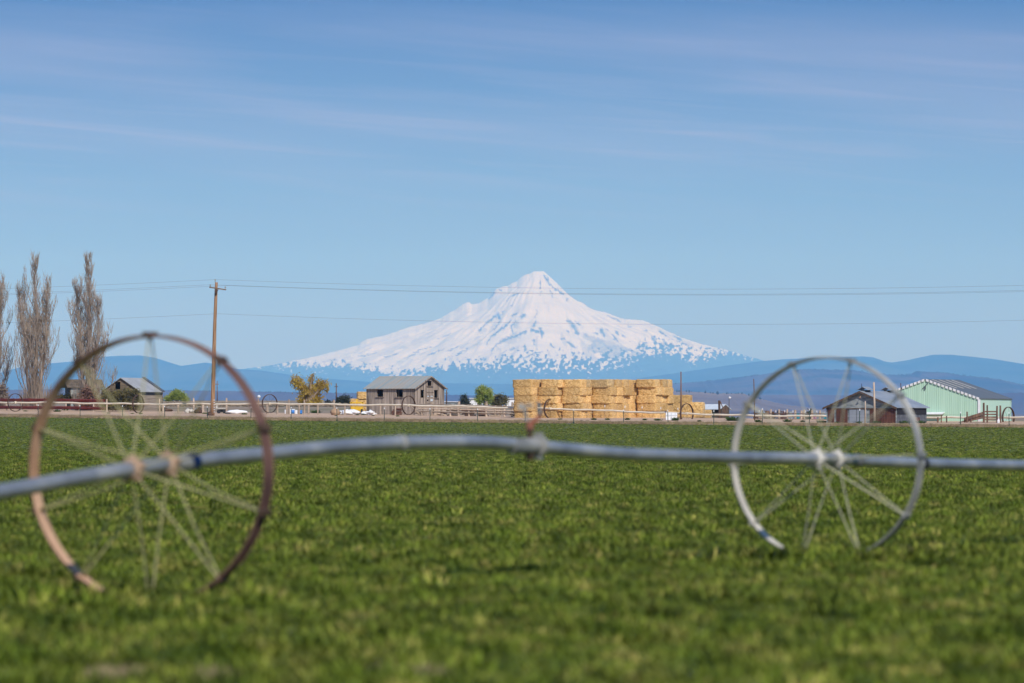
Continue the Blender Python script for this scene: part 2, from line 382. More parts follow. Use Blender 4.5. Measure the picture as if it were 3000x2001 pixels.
M['ridge_far'] = land_mat('ridge_far', [(.38, (0.0154, 0.0294, 0.0252)), (.62, (0.049, 0.0595, 0.0455))], .0013)
M['ridge_mid'] = land_mat('ridge_mid', [(.38, (0.0283, 0.0363, 0.0385)), (.5, (0.0484, 0.0501, 0.053)), (.62, (0.0969, 0.0768, 0.077))], .0022)
M['plateau'] = land_mat('plateau', [(.35, (0.0638, 0.045, 0.052)), (.55, (0.0975, 0.0713, 0.068)), (.72, (0.188, 0.158, 0.136))], .0016, (1, .3, 3))
M['hill_tan'] = land_mat('hill_tan', [(.3, (0.085, 0.0595, 0.0553)), (.5, (0.187, 0.145, 0.119)), (.7, (0.255, 0.204, 0.153))], .0022)

ridge('ridge', [(-1200, 1110), (-300, 1100), (0, 1092), (60, 1075), (150, 1064), (220, 1058), (300, 1045), (350, 1042), (410, 1041), (450, 1047), (490, 1060), (530, 1072), (560, 1068), (600, 1062), (640, 1067), (690, 1081), (760, 1085), (900, 1105), (1100, 1120), (1500, 1125), (1800, 1118), (2000, 1090), (2150, 1068), (2230, 1058), (2300, 1052), (2380, 1049), (2460, 1046), (2530, 1044), (2560, 1047), (2590, 1058), (2612, 1062), (2660, 1055), (2700, 1046), (2735, 1039), (2790, 1039), (2850, 1045), (2920, 1053), (3000, 1066), (3200, 1085), (4200, 1100)], 45000, 9000, M['ridge_far'], seed=11, rough=.5)
ridge('ridge', [(-1200, 1256), (1700, 1200), (1850, 1150), (1960, 1124), (2040, 1119), (2120, 1110), (2200, 1100), (2300, 1088), (2370, 1080), (2440, 1083), (2500, 1083), (2560, 1094), (2620, 1098), (2680, 1098), (2684, 1087), (2760, 1090), (2840, 1102), (2920, 1109), (3000, 1127), (3300, 1150), (4200, 1160)], 27000, 5000, M['ridge_mid'], seed=23, rough=2.5)
ridge('plateau', [(-1200, 1145), (0, 1143), (100, 1140), (300, 1142), (520, 1143), (700, 1146), (900, 1149), (1100, 1153), (1400, 1158), (1900, 1162), (2150, 1160), (2250, 1157), (2700, 1158), (3000, 1150), (3100, 1140), (4200, 1135)], 19000, 3500, M['plateau'], amp=.05, seed=31, rough=1.6)
ridge('hill', [(-1200, 1256), (1000, 1230), (1500, 1195), (1800, 1160), (1900, 1147), (1970, 1145), (2030, 1147), (2100, 1152), (2180, 1153), (2210, 1165), (2300, 1185), (2500, 1210), (4200, 1230)], 12500, 2500, M['hill_tan'], amp=.05, seed=41, rough=1.8)

# ---- the snow mountain
SK = [(300, 1120), (560, 1100), (700, 1082), (780, 1072), (830, 1063), (880, 1053), (930, 1043), (990, 1027), (1050, 1011), (1056, 1004), (1075, 993), (1110, 987), (1150, 975), (1200, 958), (1250, 946), (1290, 932), (1310, 921), (1340, 903), (1355, 891), (1368, 885), (1376, 886), (1384, 892), (1400, 889), (1430, 873), (1445, 853), (1455, 845), (1475, 839), (1488, 838), (1500, 829), (1515, 824), (1525, 812), (1535, 806), (1548, 803), (1560, 797), (1572, 795), (1592, 794), (1600, 800), (1609, 809), (1625, 823), (1645, 843), (1660, 858), (1675, 871), (1690, 880), (1713, 891), (1725, 900), (1740, 908), (1755, 912), (1770, 914), (1790, 921), (1815, 931), (1835, 935), (1880, 938), (1900, 945), (1930, 958), (1960, 972), (2000, 990), (2050, 1007), (2110, 1021), (2160, 1034), (2200, 1046), (2240, 1057), (2290, 1064), (2400, 1080), (2700, 1110), (2900, 1130)]
D0 = 62000.; NC, NR = 1150, 330; PXm = np.linspace(300, 2900, NC)
S = np.interp(PXm, [p[0] for p in SK], [p[1] for p in SK]) + (fbm(PXm * .16, PXm * 0, 3, 77) - .5) * 3.0
S = CAMZ + (HY - S) / F * D0
v = np.concatenate([np.linspace(-.3, -.02, 20), np.linspace(0, 1, NR - 20)])
kk = np.exp(-(np.arange(-90, 91) / 30.) ** 2); kk /= kk.sum(); Sb = np.convolve(np.pad(S, 90, mode='edge'), kk, 'valid')
V, S2 = np.meshgrid(v, S, indexing='ij'); S2 = S2 + (Sb[None, :] - S2) * np.clip(np.abs(V) * 9, 0, 1); PX2 = np.repeat(PXm[None, :], NR, 0)
X = (PX2 - CX) / F * D0
Y = D0 - V * 10500 + np.where(V >= 0, 1, 0) * 0
gv = np.where(V < 0, 1 - (V / -.3) ** 2 * .9, (1 - V) ** 1.25)
Xs = (1585 - CX) / F * D0
phi = np.arctan2(X - Xs, np.maximum(D0 + 600 - Y, 1)); rr = np.hypot(X - Xs, D0 + 600 - Y)
rid = 1 - np.abs(2 * fbm(phi * 7 + 3, rr / 5200, 4, 91) - 1)
rid2 = 1 - np.abs(2 * fbm(phi * 19 + 1, rr / 1800, 3, 19) - 1)
nz = (rid - .75) * 85 + (rid2 - .75) * 22 + (fbm(X / 900, Y / 900, 6, 55) - .5) * 190
damp = np.clip(V * 9, 0, 1) * np.clip(gv * 3, 0, 1) * np.clip(S2 / 1400, .12, 1)
Z = S2 * gv + nz * damp
Z[-1, :] = -50
# rocky and shadowed patches of its snow face, both painted dark (coordinates: across, height, in photograph units)
qx = CX + X / Y * F
qy = HY - (Z - CAMZ) / Y * F
wx = qx + (fbm(qx * .2, qy * .2, 4, 5) - .5) * 11; wy = qy + (fbm(qx * .2 + 40, qy * .2, 4, 8) - .5) * 11
rock_shade = np.zeros_like(Z)
segs = [(20,880,130,770,20),(130,770,280,660,35),(280,680,310,720,25),(220,870,310,750,10),(110,1070,190,970,16),(190,970,280,900,20),(280,900,400,800,26),(400,800,450,740,14),
 (190,1160,270,1060,18),(270,1060,440,990,20),(440,990,670,900,28),(480,680,540,650,24),(600,690,640,680,44),(480,920,470,830,16),(470,830,520,760,20),(770,820,800,760,38),(790,700,820,640,8),(820,640,800,580,8),
 (740,880,830,900,44),(860,850,890,930,34),(780,1080,770,1010,20),(880,990,880,940,20),(1230,750,1290,770,22),(1300,800,1360,900,56),(1340,920,1390,930,24),(1340,760,1400,810,16),(1230,890,1260,915,12),
 (1150,990,1200,995,28),(1240,1050,1330,1110,40),(1600,920,1650,920,28),(1700,870,1740,960,44),(1770,870,1790,880,22),(1900,900,1940,950,26),(1990,950,2030,980,22),(1850,950,1920,1030,20),
 (1800,690,1960,760,14),(2060,820,2110,840,12),(2280,880,2340,890,24),(910,130,1000,260,24),(960,160,960,210,28),(1030,290,1180,385,20),(860,190,860,400,8),(980,310,1040,450,7),
 (470,410,555,380,18),(400,480,440,420,14),(440,540,470,535,12),(1220,455,1240,460,18),(210,380,230,330,24),(290,310,320,330,18),(150,450,200,400,20),
 (1000,1080,1050,1120,30),(640,1080,660,1140,28),(330,1260,350,1220,24),(440,1150,500,1130,20),(300,700,380,580,8),(350,1000,420,970,8),(700,1230,900,1170,12),(620,1280,700,1240,14),
 (2220,1160,2230,1030,14),(2280,1130,2330,1040,16),(2400,980,2460,1060,30),(2500,900,2600,960,22),(2560,1030,2620,1090,34),(2700,960,2800,1010,22),(2660,1060,2700,1120,26),(2820,1060,2900,1090,22),
 (2900,1180,2960,1220,18),(-420,1180,-250,1090,10),(-700,1240,-460,1130,9),(-300,1230,-120,1120,10),(-900,1190,-640,1110,8),(-1000,1260,-800,1180,9),(-560,1010,-380,930,8),(-1300,1260,-1100,1200,8),(-1650,1250,-1400,1190,8)]
for x0, y0, x1, y1, wd in segs:
    x0, x1 = 1400 + x0 / 4.702, 1400 + x1 / 4.702; y0, y1 = 780 + y0 / 4.702, 780 + y1 / 4.702; wd = wd / 4.702 / 2 * 1.25 + .6
    dx, dy = x1 - x0, y1 - y0; L2 = dx * dx + dy * dy + 1e-6
    t = np.clip(((wx - x0) * dx + (wy - y0) * dy) / L2, 0, 1)
    di = np.hypot(wx - x0 - t * dx, wy - y0 - t * dy)
    rock_shade = np.maximum(rock_shade, np.clip(1.25 - di / wd, 0, 1) * .80)
poly = [(1450,900),(1500,940),(1680,985),(1850,1040),(2050,1110),(2130,1150),(2351,1230),(2200,1290),(2100,1330),(2120,1180),(2060,1170),(1960,1250),(1880,1290),(1790,1270),(1700,1210),(1600,1190),(1510,1150),(1570,1040),(1460,990)]  # outline of the big shadow face, painted in a middle tone
poly = [(1400 + a / 4.702, 780 + b / 4.702) for a, b in poly]
ins = np.zeros(Z.shape, bool)
for i in range(len(poly)):
    (xa, ya), (xb, yb) = poly[i], poly[i - 1]
    c = ((ya > wy) != (yb > wy)) & (wx < (xb - xa) * (wy - ya) / (yb - ya + 1e-9) + xa)
    ins ^= c
rock_shade = np.maximum(rock_shade, ins * (.40 + .16 * (fbm(qx * .1, qy * .2, 3, 66) > .5)))
spk = fbm(qx * .15 + qy * .05, qy * .15, 5, 33)
zone = np.interp(qx, [1000, 1120, 1300, 1440, 1480, 1700, 1860, 1900, 2080, 2240, 2500], [.0, .05, .05, .1, .45, .5, .5, .55, .6, .6, .6])
sl = np.interp(qx, [300, 700, 850, 950, 1000, 1080, 1120, 1180, 1190, 1230, 1300, 1350, 1400, 1500, 1560, 1600, 1700, 1750, 1800, 1820, 1850, 1890, 1920, 1980, 2030, 2060, 2110, 2200, 2260, 2400],
     [1060, 1068, 1064, 1064, 1068, 1076, 1088, 1098, 1101, 1090, 1072, 1070, 1068, 1076, 1084, 1086, 1080, 1082, 1074, 1072, 1060, 1044, 1043, 1046, 1058, 1052, 1040, 1050, 1058, 1060])
up = np.interp(qx, [300, 900, 1100, 1440, 1500, 1700, 1900, 2050, 2200, 2400], [6, 10, 22, 30, 62, 66, 62, 40, 24, 10])
t1 = np.clip((qy - (sl - up)) / up, 0, 1)              # 0 above the mottled belt .. 1 on the snow line
thr = 1.05 - t1 * (.28 + zone * .52)
rock_shade = np.maximum(rock_shade, np.clip((spk * 1.25 - thr * .80) * 8, 0, 1) * (t1 > 0))
low_ = np.clip((qy - sl - 4) / 6 + (fbm(qx * .22, qy * .22, 4, 44) - .5) * 4, 0, 1)
rem = np.clip((fbm(qx * .17 + 9, qy * .2, 4, 21) - .57 - np.clip((qy - sl) / 60, 0, 1) * .26) * 10, 0, 1)
rock_shade = np.maximum(rock_shade, low_ * (1 - rem))
strk = (1 - np.abs(2 * fbm(phi * 26, rr / 2600, 3, 101) - 1))
strk = 1 - np.abs(2 * fbm(phi * 22 + 5, rr / 3000, 4, 101) - 1)
rock_shade = np.maximum(rock_shade, np.clip((strk - .80) * 2.4, 0, .34) * np.clip((qy - 840) / 90, 0, 1) * (fbm(qx * .05, qy * .06, 3, 12) > .42))
m, nt2, b = new_mat('snow_rock_shade')
at = nt2.nodes.new('ShaderNodeAttribute'); at.attribute_name = 'rock_shade'
nt2.links.new(ramp(nt2, at.outputs['Fac'], [(.12, (.67, .665, .675)), (.85, (.05, .07, .085))]), b.inputs['Base Color'])
b.inputs['Roughness'].default_value = .9; b.inputs['Specular IOR Level'].default_value = .05
mt = grid_obj('mountain', X, Y, Z, m, {'rock_shade': rock_shade}); tag(mt, kind='structure')

# ------------------------------------------------------------------ the air
hz = MB().box((0, 32500, 1200), (110000, 69000, 2410))
M['haze'] = bpy.data.materials.new('haze'); M['haze'].use_nodes = True
hn = M['haze'].node_tree; hn.nodes.clear()
ho = hn.nodes.new('ShaderNodeOutputMaterial'); pv = hn.nodes.new('ShaderNodeVolumePrincipled')
hn.links.new(pv.outputs[0], ho.inputs['Volume'])
pv.inputs['Color'].default_value = (.15, .44, 1, 1); pv.inputs['Density'].default_value = 3.5e-5
pv.inputs['Absorption Color'].default_value = (1, 1, 1, 1); pv.inputs['Anisotropy'].default_value = -.2
tag(hz.build('haze', M['haze'], recalc=True), kind='stuff')


# ------------------------------------------------------------------ near wheel line
W1 = Vector((-2.545, 33.0)); W2 = Vector((2.92, 43.6)); LDir = (W2 - W1).normalized()
def on_line(px):
    k = (px - CX) / F
    t = (k * W1.y - W1.x) / (LDir.x - k * LDir.y)
    p = W1 + LDir * t
    return p
def lp(px, py):
    p = on_line(px); return Vector((p.x, p.y, CAMZ - (py - HY) / F * p.y))
wl = thing('wheel_line', 'galvanised irrigation wheel line with two big spoked wheels standing in the near green field', 'irrigation wheel line', (W1.x, W1.y, 0))
off = Vector((-W1.x, -W1.y, 0))
pipe_px = [(-900, 1560), (-400, 1497), (0, 1441), (200, 1405), (440, 1367), (620, 1345), (800, 1328), (1000, 1308), (1120, 1301), (1200, 1297), (1400, 1296), (1550, 1306), (1800, 1328), (1980, 1335), (2150, 1340), (2415, 1345), (2700, 1358), (3000, 1364), (3500, 1370), (4000, 1376)]
def pipe_y(px): return float(np.interp(px, [p[0] for p in pipe_px], [p[1] for p in pipe_px]))
def cr(pts, n=5):
    out = []
    for i in range(len(pts) - 1):
        p0 = pts[max(i - 1, 0)]; p1 = pts[i]; p2 = pts[i + 1]; p3 = pts[min(i + 2, len(pts) - 1)]
        for j in range(n):
            t = j / n
            out.append(.5 * ((2 * p1) + (-p0 + p2) * t + (2 * p0 - 5 * p1 + 4 * p2 - p3) * t * t + (-p0 + 3 * p1 - 3 * p2 + p3) * t ** 3))
    out.append(pts[-1]); return out
MB().tube([p + off for p in cr([lp(*p) for p in pipe_px])], .054, 20).build('pipe', M['pipe'], wl, True)
L3 = Vector((LDir.x, LDir.y, 0))
def clamp(px, r, w, m, name='coupling', k=1):
    c = lp(px, pipe_y(px)) + off
    b = MB(); b.tube([c - L3 * w / 2, c - L3 * w * .3, c + L3 * w * .3, c + L3 * w / 2], [r * .86, r, r, r * .86], 18)
    return b.build(name, m, wl, False)
clamp(560, .066, .10, M['blue_band']); clamp(535, .060, .28, M['galv'], 'sleeve'); clamp(1175, .064, .09, M['galv'])
clamp(2703, .064, .10, M['black_rubber']); clamp(2512, .064, .10, M['galv'])
# centre coupling with drain valve, riser and impact sprinkler
c = lp(1552, pipe_y(1552)) + off
cpl = MB(); cpl.tube([c - L3 * .34, c - L3 * .3, c + L3 * .10, c + L3 * .14], [.06, .066, .066, .06], 18)
cpl.tube([c + L3 * .12, c + L3 * .18], .085, 18)
for s_ in (-1, 1):
    cpl.box(c + L3 * .16 + Vector((0, 0, .085 * s_)), (.06, .05, .05), L3, (-L3.y, L3.x, 0))
cpo = cpl.build('sprinkler_coupling', M['galv'], wl)
dv = MB(); dv.tube([c + Vector((0, 0, -.04)), c + Vector((.0, 0, -.08)), c + Vector((.0, 0, -.12))], [.045, .038, .022], 12)
dv.build('drain_valve', M['rust_dark'], cpo)
rs = MB(); rs.tube([c + Vector((0, 0, .03)), c + Vector((0, 0, .14))], .022, 10); rs.tube([c + Vector((0, 0, .115)), c + Vector((0, 0, .145))], .034, 6)
rs.build('riser', M['rust_dark'], cpo)
sp = MB()
t0 = c + Vector((0, 0, .14))
sp.tube([t0, t0 + Vector((0, 0, .06))], [.034, .030], 10)
sp.tube([t0 + Vector((0, 0, .03)), t0 + Vector((.05, 0, .07)), t0 + Vector((.085, .01, .11))], [.026, .022, .014], 10)
spo = sp.build('sprinkler_head', M['red_plastic'], wl)
ar = MB()
ar.tube([t0 + Vector((0, 0, .05)), t0 + Vector((-.03, 0, .085)), t0 + Vector((-.045, 0, .16)), t0 + Vector((0, 0, .205)), t0 + Vector((.03, 0, .17))], [.012, .011, .012, .012, .011], 8)
ar.tube([t0 + Vector((.085, 0, .11)), t0 + Vector((.07, 0, .22))], [.016, .012], 8)
ar.box(t0 + Vector((-.07, 0, .18)), (.05, .012, .05))
ar.build('sprinkler_arm', M['galv'], spo)

def big_wheel(px, hub_z, rad, yaw, phase, rim_m, spoke_m, hub_m, label, hub_half=.235, bandw=.13):
    p = on_line(px)
    cc = Vector((p.x, p.y, hub_z)) + off
    ax = Vector((math.cos(yaw), math.sin(yaw), 0))           # axle
    e1 = Vector((math.sin(yaw), -math.cos(yaw), 0))           # horizontal in the wheel plane, pointing right
    e2 = Vector((0, 0, 1))
    n = 96; b = MB(); k0 = len(b.v)
    sec = [(-.5, 0), (-.42, .010), (.42, .010), (.5, 0), (.42, -.004), (-.42, -.004)]
    secR = [(-.5 * bandw, .0), (-.46 * bandw, .016), (-.40 * bandw, .006), (.40 * bandw, .006), (.46 * bandw, .016), (.5 * bandw, .0), (.40 * bandw, -.004), (-.40 * bandw, -.004)]
    for i in range(n):
        an = 2 * math.pi * i / n
        rr_ = rad + .004 * math.sin(3 * an + phase)
        d = e1 * math.cos(an) + e2 * math.sin(an)
        for a, r_ in secR: b.v.append(tuple(cc + ax * a + d * (rr_ + r_)))
    m_ = len(secR)
    for i in range(n):
        j = (i + 1) % n
        for q in range(m_):
            q2 = (q + 1) % m_
            b.f.append((i * m_ + q, j * m_ + q, j * m_ + q2, i * m_ + q2))
    wheel = b.build('wheel', [rim_m, M['rim_tan'] if rim_m is M['rust'] else M['rim_pale']], wl, recalc=True); wheel['label'] = label
    for k_, p_ in enumerate(wheel.data.polygons):
        if k_ % m_ in (5, 6, 7): p_.material_index = 1
    # hubs: two collars clamped on the pipe
    for s_ in (-1, 1):
        h = MB(); hc = cc + L3 * hub_half * s_
        hc.z = CAMZ - (pipe_y((hc - off).x / (hc - off).y * F + CX) - HY) / F * (hc - off).y
        h.tube([hc - L3 * .05, hc - L3 * .035, hc + L3 * .035, hc + L3 * .05], [.066, .080, .080, .066], 20)
        for q in range(5):
            an = R(phase) + q * 2 * math.pi / 5
            dd_ = e1 * math.cos(an) + e2 * math.sin(an)
            h.box(hc + dd_ * .082, (.035, .05, .03), dd_, L3, dd_.cross(L3))
        h.build('hub', hub_m, wheel)
        for q in range(10):
            an = R(phase) + q * 2 * math.pi / 10
            dd_ = e1 * math.cos(an) + e2 * math.sin(an)
            sp_ = MB().tube([hc + dd_ * .08, cc + dd_ * (rad * .5) + L3 * hub_half * .5 * s_, cc + dd_ * (rad - .005) + ax * .02 * s_], .0064, 6)
            sp_.build('spoke', spoke_m, wheel)
    for q in range(10):
        an = R(phase) + q * 2 * math.pi / 10
        dd_ = e1 * math.cos(an) + e2 * math.sin(an)
        MB().box(cc + dd_ * (rad + .018), (.03, bandw * 1.15, .05), dd_, ax, dd_.cross(ax)).tube([cc + dd_ * (rad - .03), cc + dd_ * (rad + .03)], .016, 6).build('lug', M['rust_dark'] if rim_m is M['rust'] else M['galv'], wheel)
    return wheel
yaw0 = math.atan2(LDir.y, LDir.x)
big_wheel(440, .982, .936, yaw0 + R(2.6), 18, M['rust'], M['spoke'], M['hub_tan'], 'rusty brown spoked wheel')
big_wheel(2421, .985, .936, yaw0 - R(0), 3, M['galv'], M['spoke_grey'], M['hub_white'], 'pale grey galvanised spoked wheel')

# ------------------------------------------------------------------ far wheel line beside the road
fw_px = [(45, 585), (405, 566), (790, 552), (1197, 540), (1612, 528), (2012, 519), (2474, 509), (2954, 500)]
def fd_at(px): return 1 / float(np.interp(px, [-800, 45, 2954, 3800], [1 / 634., 1 / 585., 1 / 500., 1 / 480.]))
py_pts = [(-800, 1186), (0, 1179), (200, 1180), (350, 1183), (480, 1184), (600, 1183.5), (740, 1184), (790, 1182.5), (930, 1184), (1020, 1186), (1100, 1186), (1197, 1187.5), (1350, 1190.5), (1480, 1194.5), (1600, 1197), (1700, 1200), (1770, 1203), (1930, 1209), (2060, 1213.5), (2200, 1217.5), (2400, 1219), (2600, 1221), (2700, 1223), (3000, 1223.5), (3800, 1236)]
def fpy(px): return float(np.interp(px, [p[0] for p in py_pts], [p[1] for p in py_pts]))
def Q(px, py, dd=0): return P(px, py, fd_at(px) + dd)
o0 = Q(1500, 1225); o0.z = float(gz(o0.x, o0.y))
fwl = thing('wheel_line', 'long pale irrigation pipe carried by a row of thin rusty wheels along the far roadside', 'irrigation wheel line', o0)
fdir = (Q(2954, 1200) - Q(45, 1200)); fdir.z = 0; fdir.normalize()
pp = [Q(px, fpy(px) + .9 * math.sin(px * .031) + .6 * math.sin(px * .083), 0) - o0 for px in range(-800, 3801, 22)]
MB().tube(pp, .105, 8).build('pipe', M['pipe_far'], fwl, True)
fyaw = math.atan2(fdir.y, fdir.x)
def far_wheel():
    b = MB(); n = 48; rad = 1.08
    ax = Vector((1, 0, 0))
    for i in range(n):
        an = 2 * math.pi * i / n; d = Vector((0, math.cos(an), math.sin(an)))
        for a, r_ in ((-.10, 0), (-.10, .045), (.10, .045), (.10, 0), (.085, -.015), (-.085, -.015)):
            b.v.append(tuple(ax * a + d * (rad + r_)))
    for i in range(n):
        j = (i + 1) % n
        for q in range(6): b.f.append((i * 6 + q, j * 6 + q, j * 6 + (q + 1) % 6, i * 6 + (q + 1) % 6))
    wh = b.build('wheel', M['rust_dark'], fwl, recalc=True)
    MB().tube([ax * -.14, ax * .14], .15, 10).build('hub', M['pipe_far'], wh)
    for q in range(8):
        an = q * math.pi / 4 + .2; d = Vector((0, math.cos(an), math.sin(an)))
        MB().tube([ax * (.1 if q % 2 else -.1) + d * .1, d * rad], .012, 4).build('spoke', M['rust_dark'], wh)
    return wh
fw0 = far_wheel()
for i, (px, d) in enumerate(fw_px):
    wh = fw0 if i == 0 else copy_tree(fw0, fwl)
    wh.location = Q(px, fpy(px)) - o0; wh.rotation_euler = (rnd.uniform(0, 1), 0, fyaw + R([14, -4, 14, 6, 2, 4, -20, 2][i]) * -1)
    wh.scale = (1, 1, 1) if i < 5 else (1.02, 1.02, 1.02)

# ------------------------------------------------------------------ wire fence at the field's edge
fA = Vector(A0); fB = Vector(B0)
def fence_pt(px, dd=0):
    k = (px - CX) / F; dx, dy = LD
    t = (k * fA.y - fA.x) / (dx - k * dy)
    x, y = fA.x + dx * t, fA.y + dy * t
    return Vector((x + LN[0] * dd, y + LN[1] * dd, float(gz(x, y))))
base = fence_pt(1500, 1.5)
wf = thing('wire_fence', 'green steel post and wire fence along the far edge of the field', 'fence', base)
tp0 = MB(); tp0.box((0, 0, .66), (.07, .045, 1.38)).box((0, .045, .66), (.03, .06, 1.36)).box((0, .0, .05), (.2, .02, .2))
tp = tp0.build('fence_post', M['tpost'], wf)
cap = MB().box((0, 0, 1.42), (.075, .05, .16)).build('post_tip', M['white'], tp)
tops = []
pxs = [-40, 84, 207, 331, 455, 580, 707, 825, 960, 1098, 1232, 1371, 1511, 1653, 1800, 1930, 2064, 2206, 2344, 2491, 2637, 2787, 2930, 3075]
for i, px in enumerate(pxs):
    q = fence_pt(px, 1.5); o = tp if i == 0 else copy_tree(tp, wf)
    o.location = q - base; o.rotation_euler = (rnd.uniform(-.02, .02), rnd.uniform(-.03, .03), rnd.uniform(-.3, .3)); tops.append(q - base)
    if px > 2150 and px < 2500: o.scale = (1, 1, 1.15)
for h in (.45, .85, 1.2):
    MB().tube([t + Vector((0, -.05, h)) for t in tops], .006, 4).build('wire', M['wire'], wf)

# ------------------------------------------------------------------ buildings
def building(name, label, cat, near, left, right, d, theta, base_y, eave_y, ridge_y, ridge, wall_l, wall_r, roof_m, holes_l=(), holes_r=(), over=.35, roof_t=.07, rake=.3, apex_px=None):
    """near = px of the corner nearest to the camera; left/right = px of the far ends of the two walls seen.
    ridge: 'left' = the roof ridge runs along the left-hand wall, 'right' = along the right-hand wall."""
    mpp = d / F; th = R(theta)
    A = (near - left) * mpp / math.cos(th); B = (right - near) * mpp / math.sin(th)
    U = Vector((-math.cos(th), math.sin(th), 0)); V = Vector((math.sin(th), math.cos(th), 0))
    o = P(near, base_y, d); o.z = min(o.z, float(gz(o.x, o.y))) - .25
    root = thing(name, label, cat, o)
    zr = lambda py: P(near, py, d).z - o.z
    eave, peak = zr(eave_y), zr(ridge_y)
    if ridge == 'left': AX, LA, CXv, LC = U, A, V, B
    else: AX, LA, CXv, LC = V, B, U, A
    hs = lambda s, gable: (eave + (peak - eave) * (1 - abs(2 * s / LC - 1))) if gable else eave
    def wall(o_, D, L, gable, holes, m, nm='wall'):
        inn = Vector((-D.y, D.x, 0)); cen = U * A / 2 + V * B / 2
        if (cen - o_).dot(inn) < 0: inn = -inn
        inn = inn * .12
        S_ = sorted(set([0, L] + ([L / 2] if gable else []) + [max(0, min(L, v)) for h in holes for v in h[:2]]))
        b = MB()
        for a, c_ in zip(S_[:-1], S_[1:]):
            hh = [h for h in holes if h[0] <= (a + c_) / 2 <= h[1]]
            zs = sorted(set([0] + [v for h in hh for v in h[2:4]]))
            for k, z in enumerate(zs):
                top = zs[k + 1] if k + 1 < len(zs) else None
                zm = z + .01
                if any(h[2] <= zm < h[3] for h in hh): continue
                za, zc = (top, top) if top is not None else (hs(a, gable), hs(c_, gable))
                b.prism([o_ + D * a + Vector((0, 0, z)), o_ + D * c_ + Vector((0, 0, z)), o_ + D * c_ + Vector((0, 0, zc)), o_ + D * a + Vector((0, 0, za))], inn)
        return b.build(nm, m, root, recalc=True)
    def conv(holes, w):
        out = []
        for h in holes:
            if w == 'l': s0, s1 = (near - h[1]) * mpp / math.cos(th), (near - h[0]) * mpp / math.cos(th)
            else: s0, s1 = (h[0] - near) * mpp / math.sin(th), (h[1] - near) * mpp / math.sin(th)
            out.append((s0, s1, zr(h[3]), zr(h[2])))
        return out
    hl, hr = conv(holes_l, 'l'), conv(holes_r, 'r')
    Z0 = Vector((0, 0, 0))
    # walls start 12 cm in from the corner on one side so that they butt
    wall(Z0, U, A, ridge == 'right', hl, wall_l)
    wall(U * .0 + V * .121, V, B - .121, False, [(a - .121, b_ - .121, c_, d_) for a, b_, c_, d_ in hr], wall_r) if ridge == 'right' else wall(Z0 + V * 0, V, B, True, hr, wall_r, 'wall')
    wall(V * (B - .12), U, A, ridge == 'right', [], wall_l)
    wall(U * (A - .12), V, B, ridge == 'left', [], wall_r)
    up = Vector((0, 0, 1))
    sl = (peak - eave) / (LC / 2)
    b = MB()
    e0 = AX * -rake; e1 = AX * (LA + rake)
    for sgn in (0, 1):
        a = CXv * (-over if sgn == 0 else LC + over) + up * (eave - over * sl + .02); m_ = CXv * (LC / 2) + up * (peak + .02)
        nn_ = up * roof_t
        b.prism([e0 + a, e1 + a, e1 + m_, e0 + m_], nn_)
    rf = b.build('roof', roof_m, root, recalc=True)
    ctx = dict(root=root, U=U, V=V, A=A, B=B, eave=eave, peak=peak, hl=hl, hr=hr, AX=AX, CXv=CXv, LA=LA, LC=LC, roof=rf, sl=sl, mpp=mpp, over=over, rake=rake, zr=zr, o=o)
    return ctx
def frame_on(ctx, wall, h, m, name='window_frame', w=.09, sill=True, proud=.05):
    D, N = (ctx['U'], -ctx['V']) if wall == 'l' else (ctx['V'], -ctx['U'])
    s0, s1, z0, z1 = h; b = MB(); up = Vector((0, 0, 1)); c0 = N * proud / 2
    b.box(D * (s0 - w / 2) + up * (z0 + z1) / 2 + c0, (w, proud, z1 - z0 + 2 * w), D, N, up)
    b.box(D * (s1 + w / 2) + up * (z0 + z1) / 2 + c0, (w, proud, z1 - z0 + 2 * w), D, N, up)
    b.box(D * (s0 + s1) / 2 + up * (z1 + w / 2) + c0, (s1 - s0, proud, w), D, N, up)
    fr = b.build(name, m, ctx['root'])
    if sill:
        MB().box(D * (s0 + s1) / 2 + up * (z0 - w / 2) + N * .09, (s1 - s0 + .3, .16, w), D, N, up).build('sill', m, fr)
    return fr
M['barn_roof'] = stripe_mat('barn_roof', (-math.cos(R(36)), math.sin(R(36)), 0), 1.5, [(.4, (.27, .31, .30)), (.5, (.33, .35, .33)), (.56, (.38, .32, .25)), (.62, (.33, .35, .33)), (.75, (.24, .26, .25))], rough=.6, metal=0, rib=.012, rib_freq=1.6, z_noise=.15)
barn = building('barn', 'old weathered grey wooden barn with open windows and a tin roof', 'barn', 1214, 1070, 1300, 560, 36, 1215, 1136.5, 1102.5, 'left', M['old_wood'], M['old_wood'], M['barn_roof'],
    holes_l=[(1102, 1121, 1141.5, 1162), (1160, 1180, 1141.5, 1163)], holes_r=[(1251, 1264, 1115, 1130), (1232, 1242, 1142, 1165), (1270, 1281, 1142, 1165), (1249, 1254.5, 1170, 1175.5)], over=.27)
for h in barn['hl']: frame_on(barn, 'l', h, M['old_wood'], w=.05, proud=.03)
for h in barn['hr'][:3]: frame_on(barn, 'r', h, M['old_wood'], w=.05, proud=.03, sill=h[0] > 2)
up = Vector((0, 0, 1))
def on_r(ctx, px): return (px - 1214) * ctx['mpp'] / math.sin(R(36))
